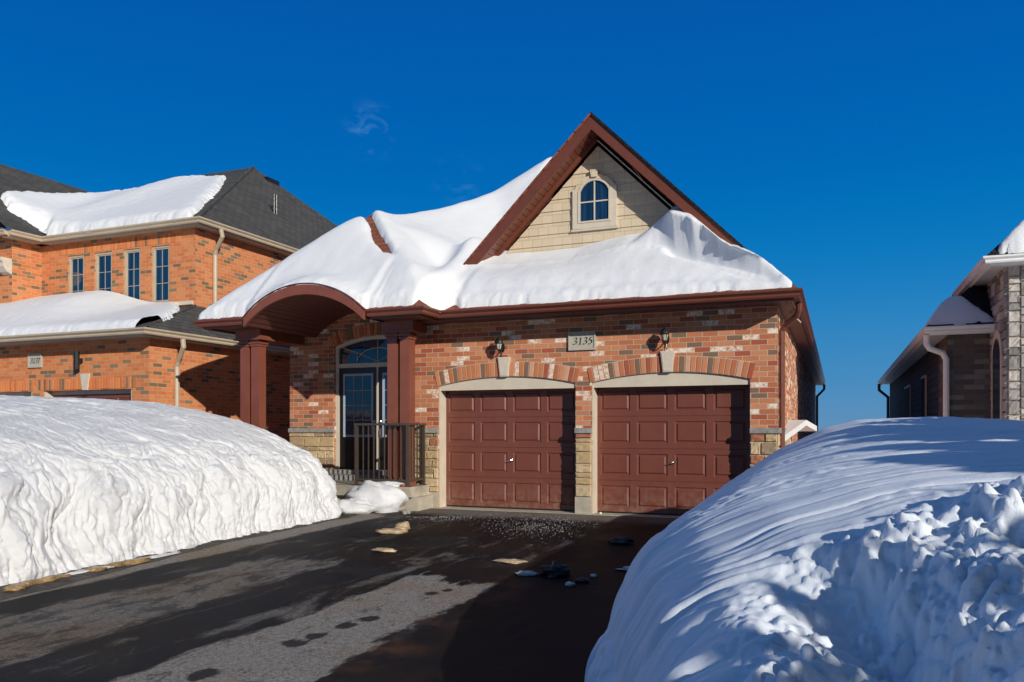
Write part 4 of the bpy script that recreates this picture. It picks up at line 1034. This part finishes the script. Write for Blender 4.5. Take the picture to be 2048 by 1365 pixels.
# snow on the left house
def patch(name, planef, x0, x1, y0, y1, maskf, T, label, seed, st=.045, m='snowr', rim=.22):
    xs = np.arange(x0, x1, st); ys = np.arange(y0, y1, st); X, Y = np.meshgrid(xs, ys, indexing='ij')
    Rz = planef(X, Y); d = maskf(X, Y)+.06*fbm(X*2.5, Y*2.5, seed, 4)+.025*fbm(X*9, Y*9, seed+3, 2)
    t = T(X, Y) if callable(T) else T
    pr = np.sqrt(np.clip(1-(1-np.clip(d/rim, 0, 1))**2, 0, 1))
    Z = Rz+t*pr+.012*fbm(X*3, Y*3, seed+5, 3)*pr+.025*fbm(X*4, Y*4, seed+7, 3)*pr*np.exp(-np.clip(d,0,9)/.3)
    Z = np.where(d > 0, Z, Rz-.05)
    o = gridmesh(name, np.stack([X,Y,Z],-1), m, keep=d > -.07)
    return tag(o, label, 'snow')
def pl3(A, B, C_):
    A, B, C_ = map(Vector, (A,B,C_)); n = (B-A).cross(C_-A); return lambda x, y: A.z-(n.x*(x-A.x)+n.y*(y-A.y))/n.z
f1 = pl3(V, C, Pk); f2 = lambda x, y: 6.27+.757*(-18.6-x)
def fu(x, y):
    a, b_ = f1(x, y), 6.27+.757*(-18.6-x); k = .16
    return k*np.log(np.exp(np.clip((a-6)/k,-60,60))+np.exp(np.clip((b_-6)/k,-60,60)))+6
UP = [(2,396),(30,389),(110,392),(190,391),(260,384),(340,369),(400,361),(452,357),(440,380),(415,405),(396,424),(384,436),(380,470),(90,480),(98,462),(60,447),(20,425)]
def mu_(x, y):
    a_, b_ = projpx(x, y, fu(x, y)); return np.minimum(sdf(a_, b_, UP)/70, np.where(x > -18.6, y-14.24, np.minimum(-18.66-x, 9)*1.0+np.where(y > 14.1, 9, 0)))
patch('roof_snow', fu, -22.4, -13.4, 13.4, 21.0, mu_, lambda x, y: .20+.16*np.exp(-((x+19)/1.0)**2), 'long white snow patch on the upper grey shingle roof of the two storey orange brick house', 41)
f3a = pl3((-20,11.9,3.43), (-12.7,11.9,3.43), (-13.9,14.5,4.30)); f3b = pl3((-12.7,11.9,3.43), (-12.7,27,3.43), (-13.9,14.5,4.30))
f3 = lambda x, y: np.minimum(f3a(x, y), f3b(x, y))
LP = [(-400,560),(352,560),(352,624),(322,640),(298,662),(292,700),(-400,700)]
def ml_(x, y):
    a_, b_ = projpx(x, y, f3(x, y)); return np.minimum(sdf(a_, b_, LP)/80+.07, y-11.95)
patch('roof_snow', f3, -23, -13.0, 11.8, 14.48, ml_, lambda x, y: .15+.42*sst(-14.9, -17.0, x)*sst(11.9, 13.9, y)*(1-.15*sst(-17,-22,x)), 'rounded white snow mound on the lower garage roof under the row of narrow windows', 47)
# snow on the right house
f4 = pl3((1.62,17.68,3.43), (1.62,37.2,3.43), (6,22.06,7.81))
def f45(x, y): return np.minimum(3.43+(x-1.62), 3.43+(y-17.68))
patch('roof_snow', f45, 1.62, 3.1, 17.66, 22.0, lambda x, y: np.minimum.reduce([x-1.66, y-17.72, (2.80-x)-1.0*(y-17.8), 18.30-y]), lambda x, y: .12+.10*np.exp(-(((x-2.1)/.40)**2+((y-18.2)/.5)**2)), 'shaded grey snow heap on the lower corner roof of the stone house', 53, .04, 'snowr', .35)
patch('roof_snow', lambda x, y: 4.45+(y-16.14), 2.3, 6.5, 16.1, 19.4, lambda x, y: np.minimum(y-16.2, (x-2.42)-(y-16.14)-.12), .28, 'sunlit snow on the upper roof of the stone house at the right edge', 59, .045)

# ================================================================== SNOW BANKS
def prof_resample(pts, n):
    pts = np.array(pts, float)
    # Catmull smoothing
    t = np.concatenate([[0], np.cumsum(np.hypot(*np.diff(pts, axis=0).T))]); tt = np.linspace(0, t[-1], n)
    x = np.interp(tt, t, pts[:,0]); z = np.interp(tt, t, pts[:,1])
    k = max(3, n//40)|1; ker = np.hanning(k+2)[1:-1]; ker /= ker.sum()
    xp = np.pad(x, k//2, mode='edge'); zp = np.pad(z, k//2, mode='edge')
    xs_ = np.convolve(xp, ker, 'valid'); zs_ = np.convolve(zp, ker, 'valid'); xs_[0], zs_[0] = x[0], z[0]
    return xs_, zs_, tt
def normals(P):
    du = np.gradient(P, axis=0); dv = np.gradient(P, axis=1); n = np.cross(du, dv); n /= np.linalg.norm(n, axis=-1, keepdims=True)+1e-9
    return n
# left bank
PL = [(-7.48,-.05),(-7.56,.12),(-7.62,.34),(-7.70,.60),(-7.84,.84),(-8.08,1.04),(-8.42,1.22),(-8.8,1.37),(-9.33,1.55),(-10.2,1.74),(-11.2,1.88),(-12.3,1.93),(-13.0,1.80),(-13.4,1.3),(-13.5,-.2)]
nv = 520; px_, pz_, tt = prof_resample(PL, nv)
Yl = np.concatenate([np.arange(1.5, 4.6, .035), np.arange(4.6, 11.62, .0135)])
YY, VV = np.meshgrid(Yl, tt, indexing='ij')
BX = np.repeat(px_[None], len(Yl), 0); BZ = np.repeat(pz_[None], len(Yl), 0)
e = np.sqrt(np.clip(1-np.clip((YY-10.75)/.85, 0, 1)**2, .0, 1)); e2 = .45+.55*e
BXc = -10.4+(BX+10.4)*e2; BX = np.where(YY > 10.75, BXc, BX); BZ = BZ*np.where(YY > 10.75, e, 1)
BZ = BZ*(1-.55*sst(3.6, 1.4, YY))
gy = np.array([gz(v) for v in Yl])[:,None]
BX = BX+.16*fbm(YY*.35, 0*YY, 61, 3)*sst(4.0, .0, VV)
P = np.stack([BX, YY, BZ+gy*sst(1.2, .0, BZ)], -1)
N_ = normals(P); N_ *= np.sign(N_[len(Yl)//2, nv//6, 0]*1.0) if N_[len(Yl)//2, nv//6, 0] != 0 else 1
warp = .55*fbm(YY*.9, VV*.75, 62, 3)+.16*fbm(YY*3, VV*2.2, 63, 3)
Yw = YY+warp*sst(.0, .9, VV)+.25*(VV-1.2)*sst(1.1, 2.4, VV)*.25
def ridged(v): return 1-np.abs(v)*2
top = sst(1.0, 2.3, VV)            # 0 on the cut face, 1 on the flat top
fold = .135*fbm(Yw*1.5, VV*.45, 64, 2)*(1-.78*top)
def crev(n, w): return -np.exp(-(n/w)**2)
f_2 = (.050*crev(fbm(Yw*2.8, VV*.70, 65, 3), .06)+.04*fbm(Yw*3.2, VV*1.6, 165, 3))*(1-.80*top)
f_3 = (.026*crev(fbm(Yw*6.4, VV*1.5+3, 66, 3), .065)+.018*fbm(Yw*8.0, VV*5, 166, 3))*(1-.70*top)
f_4 = .016*(np.abs(pn(Yw*15.0, VV*3.4+3, 67))*2-.4)*(1-.5*top)
lump = .13*(.55-worley(Yw*3.0, VV*1.7, 68))*sst(1.9, .35, VV)
lump2 = .035*(np.sqrt(np.clip(.36-worley(Yw*6.5+fbm(YY*3,VV*3,70,2), VV*5.2, 69)**2,0,1))-.3)*sst(1.7, .3, VV)
lines = .013*(np.abs(pn(Yw*6.5, VV*.35, 71))*2-.4)*top+.007*(np.abs(pn(Yw*16, VV*.5, 72))*2-.4)*top
chew = .05*np.clip(fbm(YY*.6, VV*.6, 73, 2)+.1, 0, 1)
D_ = fold+f_2*(.7+6*chew)+f_3*(.8+6*chew)+f_4*.6+lump*.8+lump2*1.3+lines+.010*crev(fbm(Yw*9, VV*4.5, 76, 2), .08)*(1-.6*top)
fade = sst(0, .12, VV)*sst(tt[-1], tt[-1]-.3, VV)
P = P+N_*(D_*(.25+.75*fade))[...,None]
P[...,2] = np.maximum(P[...,2], -.4)
sb = gridmesh('snow_bank', P, 'snow')
tag(sb, 'tall bright sunlit snow bank with rippled cut face left of the driveway', 'snow bank')
# right bank
far = [(-1.90,-.08),(-1.86,.12),(-1.78,.36),(-1.60,.52),(-1.32,.76),(-.72,1.18),(-.2,1.43),(.15,1.52),(1.05,1.55),(2.04,1.48),(3.2,1.4),(4.6,1.2),(5.4,-.2)]
near = [(-1.38,-.25),(-1.34,.05),(-1.26,.36),(-1.12,.66),(-.90,.86),(-.55,1.02),(-.15,1.13),(.15,1.18),(.9,1.25),(1.7,1.32),(2.8,1.38),(4.2,1.3),(5.2,-.2)]
nv = 640
fx, fz, tt = prof_resample(far, nv); nx_, nz_, tt2 = prof_resample(near, nv)
sv = np.linspace(0, 1, nv)**1.45
fx, fz, nx_, nz_ = [np.interp(sv, np.linspace(0,1,nv), q) for q in (fx, fz, nx_, nz_)]
# sample density: more columns on the visible left flank
Yr = [1.0]
while Yr[-1] < 13.2: Yr.append(Yr[-1]+max(.0085, .0034*Yr[-1]))
Yr = np.array(Yr); w = np.clip((Yr-3.6)/(10.3-3.6), 0, 1)[:,None]
YY, VV = np.meshgrid(Yr, sv*8.0, indexing='ij')
BX = nx_[None]*(1-w)+fx[None]*w; BZ = nz_[None]*(1-w)+fz[None]*w
gs = np.interp(Yr, [1.0,1.5,2.0,2.6,3.3,4.2,10.2,10.8,11.4,12.0,13.2], [-.02,.22,.50,.74,.93,1.0,1.0,.93,.70,.40,.2])[:,None]
BZ = np.where(BZ > 0, BZ*gs, BZ)
BX = BX+1.2*sst(10.3, 12.6, YY)*sst(3.5,.5,VV)
P = np.stack([BX, YY, BZ], -1); N_ = normals(P); N_ *= np.sign(N_[len(Yr)//2, nv//6, 2])
BX = BX+np.interp(YY, [1.0,2.0,3.0,4.0,4.9], [1.05,.80,.55,.30,.08])*sst(4.5,1.5,VV)
P = np.stack([BX, YY, BZ], -1); N_ = normals(P); N_ *= np.sign(N_[len(Yr)//2, nv//6, 2])
XX = BX
warp = .30*fbm(YY*.8, VV*.6, 81, 3)
Yw = YY+warp+.10*VV
flank = sst(1.35, .75, VV)*(VV > 0)
stre = .012*fbm(Yw*1.1, VV*.25, 80, 2)-.019*np.exp(-(pn(Yw*2.1, VV*.16, 82)/.06)**2)-.012*np.exp(-(pn(Yw*5.2, VV*.22, 83)/.09)**2)+.007*pn(Yw*15, VV*.6, 84)+.004*pn(Yw*34, VV*2, 85)
cr = fbm(YY*2.2, VV*.9, 85, 3)
crumb = .020*np.clip(.5-worley(Yw*12, VV*9, 86), 0, 1)*sst(.12, .35, cr)
fl = (.075*fbm(Yw*1.7, VV*.5, 87, 2)+.035*(np.abs(fbm(Yw*4.2, VV*.9, 88, 3))*2-.4)+.012*pn(Yw*11, VV*2, 89))*flank
# torn-up lumps near the camera
zone = sst(3.75, 3.05, YY+.35*XX*-1+.35*fbm(YY*1.3, XX*1.3, 90, 3))*sst(-.45, .0, XX+.15*fbm(YY*2,XX*2,91,2))
lw = .20*fbm(YY*2.0, XX*2.0, 92, 3)
l1 = .15*(.60-worley(YY*2.6+lw, XX*2.6+lw, 93))
l2 = .13*np.clip(.55-worley(YY*5.5+lw*4, XX*5.5, 94),-.1,1); l3 = .07*np.clip(.5-worley(YY*12+lw*3, XX*12, 95),-.05,1); l4 = .10*fbm(YY*1.2, XX*1.2, 96, 3)
l5 = .035*np.clip(.5-worley(YY*25, XX*25, 97),-.05,1)
def clod(x, y, f, s, r=.46): return np.sqrt(np.clip(r*r-worley(x*f, y*f, s)**2, 0, 1))/f
wx_ = YY+.05*fbm(YY*6, XX*6, 191, 3); wy_ = XX+.05*fbm(YY*6, XX*6, 192, 3)
cov = sst(-.15, .25, fbm(YY*1.6, XX*1.6, 193, 3))
cl = .25*clod(wx_, wy_, 3.4, 194)*cov+.60*clod(wx_, wy_, 6.5, 195)*(.2+.8*cov)+1.2*clod(wx_, wy_, 11, 196)*sst(-.3,.2,fbm(YY*4, XX*4, 197, 2))+1.0*clod(wx_, wy_, 23, 198)
hollow = -.34*np.exp(-(((XX-.02-.30*(3.0-YY))/.20)**2))*sst(3.5, 2.7, YY)*sst(1.2,1.6,YY)
D_ = stre*(1-zone)*sst(.2,1.0,VV)+crumb*(1-zone)+fl+zone*(l4+.30*(l1)+cl)+hollow
crest = sst(9.5, 11.0, YY)*sst(.6, 1.4, XX)
D_ = D_+crest*(.05*(.5-worley(YY*4, XX*4, 98))+.02*(.5-worley(YY*10, XX*10, 99)))
P = P+N_*D_[...,None]; P[...,2] = np.maximum(P[...,2], -.5)
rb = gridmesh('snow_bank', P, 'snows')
tag(rb, 'big blue shaded snow bank with broken lumps filling the lower right', 'snow bank')

# ------------------------------------------------------------------ lumps, ice, stones
def lumpmesh(name, c, r, m, seed, n=2, rough=.35, flat=0, nu=28, nv_=18, rot=0, freq=1.6):
    u = np.linspace(0, 2*np.pi, nu+1); v = np.linspace(0, np.pi, nv_); U, V_ = np.meshgrid(u, v, indexing='ij')
    x, y, z = np.sin(V_)*np.cos(U), np.sin(V_)*np.sin(U), np.cos(V_)
    k = 1+rough*(fbm(x*freq+5+seed, y*freq+z*freq*1.3, seed, 3))*1.4-rough*.5*worley(x*freq*1.4+seed, (y+z)*freq*1.4, seed+1)
    if flat: z = np.sign(z)*np.abs(z)**.5
    X_, Y_, Z_ = x*k*r[0], y*k*r[1], z*k*r[2]
    ca, sa = math.cos(rot), math.sin(rot)
    P = np.stack([c[0]+X_*ca-Y_*sa, c[1]+X_*sa+Y_*ca, c[2]+Z_], -1)
    return gridmesh(name, P, m)
def gp_(px, py, h=0):
    """point on the driveway seen at a photo pixel"""
    u = (px-1024)/1597; k = (py-860)/1597; c, s_ = .926, .377
    d = (-s_+c*u, c+s_*u); t = (1.40+.0174*12.77)/(k+.0174*d[1]); y = t*d[1]
    if y > 12.77: t = 1.4/k
    return (t*d[0], t*d[1], gz(t*d[1])+h)
def put(name, px, py, r, m, seed, label, cat, group=None, rough=.35, rot=0, flat=0, dz=0):
    p = gp_(px, py); o = lumpmesh(name, (p[0],p[1],p[2]+r[2]*.55+dz), r, m, seed, rough=rough, rot=rot, flat=flat)
    return tag(o, label, cat, group)
put('snow_clump', 752, 1022, (.62,.34,.34), 'snow', 3, 'white rounded snow clump against the concrete porch step', 'snow', rough=.30)
put('snow_clump', 706, 1026, (.42,.34,.17), 'snow', 13, 'low skirt of snow between the left bank and the clump at the porch step', 'snow', rough=.3)
put('ice_slab', 782, 1066, (.25,.11,.035), 'ice_tan', 5, 'flat tan ice slab lying tilted on the driveway, lower end', 'ice', rot=.35, flat=1)
put('ice_chunk', 806, 1060, (.12,.10,.075), 'ice_tan', 8, 'upright tan ice block leaning on the flat slab in the driveway', 'ice', rot=.2)
put('ice_slab', 768, 1103, (.19,.09,.025), 'ice_tan', 15, 'thin tan ice piece on wet asphalt in front of the larger slab', 'ice', rot=.1)
put('ice_slab', 1022, 1125, (.20,.10,.022), 'ice_tan', 17, 'thin pale brown ice sheet in the middle of the driveway', 'ice', rot=.1)
put('ice_chunk', 1052, 1151, (.13,.05,.03), 'ice', 19, 'small white ice sliver left of the black slush lump', 'ice', rot=.1)
put('slush_lump', 1112, 1152, (.15,.11,.085), 'ice_dark', 23, 'black frozen slush lump, the largest on the driveway', 'slush', rough=.6, rot=.3)
put('slush_lump', 1243, 1088, (.17,.09,.055), 'ice_dark', 29, 'flat dark slush lump in front of the right garage door', 'slush', rough=.5)
put('ice_chunk', 1140, 1172, (.05,.04,.025), 'ice', 31, 'tiny white ice bit just below the black slush lump', 'ice')
put('ice_chunk', 1165, 1165, (.07,.05,.03), 'ice_dark', 33, 'small grey ice bit right of the black slush lump', 'ice')
put('ice_chunk', 1187, 1154, (.035,.03,.02), 'ice', 35, 'smallest pale ice bit between the black lump and the right bank', 'ice')
put('ice_slab', 1275, 1142, (.22,.10,.03), 'ice', 37, 'ragged grey and white ice sheet at the foot of the right snow bank', 'ice', rough=.6)
put('snow_ball', 1201, 1029, (.025,.025,.025), 'snow', 39, 'little white snow ball at the lower left corner of the right garage door', 'snow', rough=.1)
put('brick_chip', 683, 1028, (.09,.06,.04), 'brickchip', 41, 'broken red brick chip at the end of the left snow bank', 'brick', rough=.6)
put('stone_lump', 812, 1028, (.09,.07,.05), 'cap', 43, 'small grey stone at the base of the porch beside the snow clump', 'stone', rough=.5)
p = gp_(537, 1058); tag(lumpmesh('snow_hollow_lump', (p[0]-.02, p[1], p[2]+.03), (.16,.10,.07), 'ice_dark', 45), 'dark wet slush patch melted into the foot of the left snow bank', 'slush')
# snow on porch slab by the railing
o = lumpmesh('porch_snow', (-7.25,12.20,.43), (.36,.13,.10), 'snow', 51); tag(o, 'white snow remnant lying on the porch slab behind the railing', 'snow')
o = lumpmesh('red_glove', (-6.97,12.03+.09,.435), (.05,.05,.03), 'brickchip', 52); o.name = 'brick_fragment'; tag(o, 'small red fragment on the porch slab at the railing corner post', 'brick')
# crushed clump at the foot of the right bank, lower edge of the frame
n1, n2 = 160, 60
UU, V2 = np.meshgrid(np.linspace(0,1,n1), np.linspace(0,1,n2), indexing='ij')
yy = 3.55+UU*1.75; wv = np.sin(np.pi*np.clip(UU,0,1))**.5
xx = -1.22+np.interp(yy, [3.0,4.0,4.9], [.52,.26,.02])-.27*wv*V2; zz = np.where(V2 < 1, (.46*wv)*np.sqrt(np.clip(1-V2**2,0,1)), 0)
dn = .05*(np.abs(fbm(yy*6, V2*1.2, 101, 3))*2-.4)+.03*(.5-worley(yy*9, V2*3, 102))
Pc = np.stack([xx-dn*V2, yy, zz+gz(4.5)-.04+dn*(1-V2)], -1)
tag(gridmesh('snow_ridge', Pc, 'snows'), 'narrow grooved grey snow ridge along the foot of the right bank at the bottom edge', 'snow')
# muddy verge and meltwater ice along the left bank
n1, n2 = 500, 14
UU, V2 = np.meshgrid(np.linspace(0,1,n1), np.linspace(0,1,n2), indexing='ij'); yy = 2.5+UU*8.9
wd = .08+.42*sst(8.8, 4.5, yy)+.10*fbm(yy*1.4, 0*yy, 111, 3)
xx = -7.70+V2*(wd+.24); zz = np.array([gz(v) for v in (2.5+np.linspace(0,1,n1)*8.9)])[:,None]+.004+.030*np.sin(np.pi*V2)*(.5+fbm(yy*6, V2*2, 112, 4))
tag(gridmesh('muddy_verge', np.stack([xx,yy,zz],-1), 'mud'), 'strip of wet brown mud and dead grass at the foot of the left bank', 'mud', kind='stuff')
rn = random.Random(5)
for k in range(8):
    y = 4.5+k*.33+rn.uniform(-.12,.12); 
    o = lumpmesh('muddy_ice_lump', (-7.26+rn.uniform(-.10,.08), y, gz(y)+.022), (rn.uniform(.05,.10), rn.uniform(.10,.22), .03), 'golden', 120+k, flat=1)
    tag(o, 'golden brown muddy ice lump in the row along the foot of the left bank', 'ice', 'muddy ice lumps along the left bank')
for (y, l, w) in ((6.35,.55,.07),(7.1,.35,.05)):
    o = lumpmesh('meltwater_ice', (-7.36,y,gz(y)+.02), (w,l,.014), 'snow', int(y*10), flat=1)
    tag(o, 'long thin white ice streak beside the left bank' if l > .4 else 'short thin white ice streak further along the left bank', 'ice')
# scattered salt and ice crumbs in front of the garage doors
b = MB(); rn = random.Random(8)
for i in range(1100):
    a = rn.gauss(0,1); c = rn.gauss(0,1); p = gp_(1075+a*52, 1050+c*11) if i < 800 else gp_(880+a*45, 1033+abs(c)*5)
    if p[1] > 12.6: continue
    r = rn.uniform(.002,.0055); b.v += [(p[0]-r,p[1]-r,p[2]),(p[0]+r,p[1]-r*.5,p[2]),(p[0],p[1]+r,p[2]),(p[0]+r*.2,p[1],p[2]+r*1.1)]
    k = len(b.v)-4; b.f += [(k,k+1,k+3),(k+1,k+2,k+3),(k+2,k,k+3)]; b.r += [0,0,0]
tag(b.build('ice_crumbs', 'ice'), 'sparkling crumbs of ice and salt scattered in front of the garage doors', 'ice crumbs', kind='stuff')

# ------------------------------------------------------------------ unseen cedar hedge added at the right to shade the bank and driveway
M['cedar'] = plain('cedar_foliage', (.035,.055,.022), .8, .4, 6)
M['bark'] = plain('cedar_bark', (.10,.07,.05), .9, .3, 12)
def cedar(x, y, h, r, seed, n, label):
    t = thing('shade_cedar', (x, y, -.2), label, 'tree', 'unseen cedars added to shade the right snow bank')
    one(lambda q: q.tube([(x,y,-.3),(x+.02,y,h*.5),(x,y,h*.93)], .09, 7, r2=.015), 'trunk', 'bark', t)
    rn = random.Random(seed); b = MB()
    for i in range(n):
        f = rn.random()**.75; z = -.1+f*h; R_ = r*(1-.8*f**7)*(.75+.25*min(1, f*6))
        a = rn.uniform(0, 6.283); q = R_*math.sqrt(rn.uniform(.15, 1)); c = Vector((x+q*math.cos(a), y+q*math.sin(a), z))
        s_ = rn.uniform(.08, .17); d1 = Vector((rn.gauss(0,1), rn.gauss(0,1), rn.gauss(0,1)+.6)).normalized()*s_; d2 = Vector((rn.gauss(0,1), rn.gauss(0,1), rn.gauss(0,.6))).normalized()*s_*.6
        b.poly([c-d1, c+d2, c+d1, c-d2])
    b.build('crown', 'cedar', t)
hts = np.interp(np.arange(15), [0,2,5,9,14], [2.56,2.86,3.20,2.80,2.5])
for i in range(15):
    y = 9.9-.86*i; sparse = y < 1.6
    lab = ('farthest cedar of the added unseen shade hedge, nearest the stone house' if i == 0 else 'street end cedar of the added unseen shade hedge' if i == 14 else
           'sparse cedar thinned to let sun through near the street end of the added unseen hedge' if sparse else 'dense green cedar in the middle of the added unseen hedge shading the right bank')
    cedar(3.75+.12*math.sin(i*2.1), y, hts[i]+.03*math.sin(i*3.7), .62, 200+i, 90 if sparse else 3000, lab)
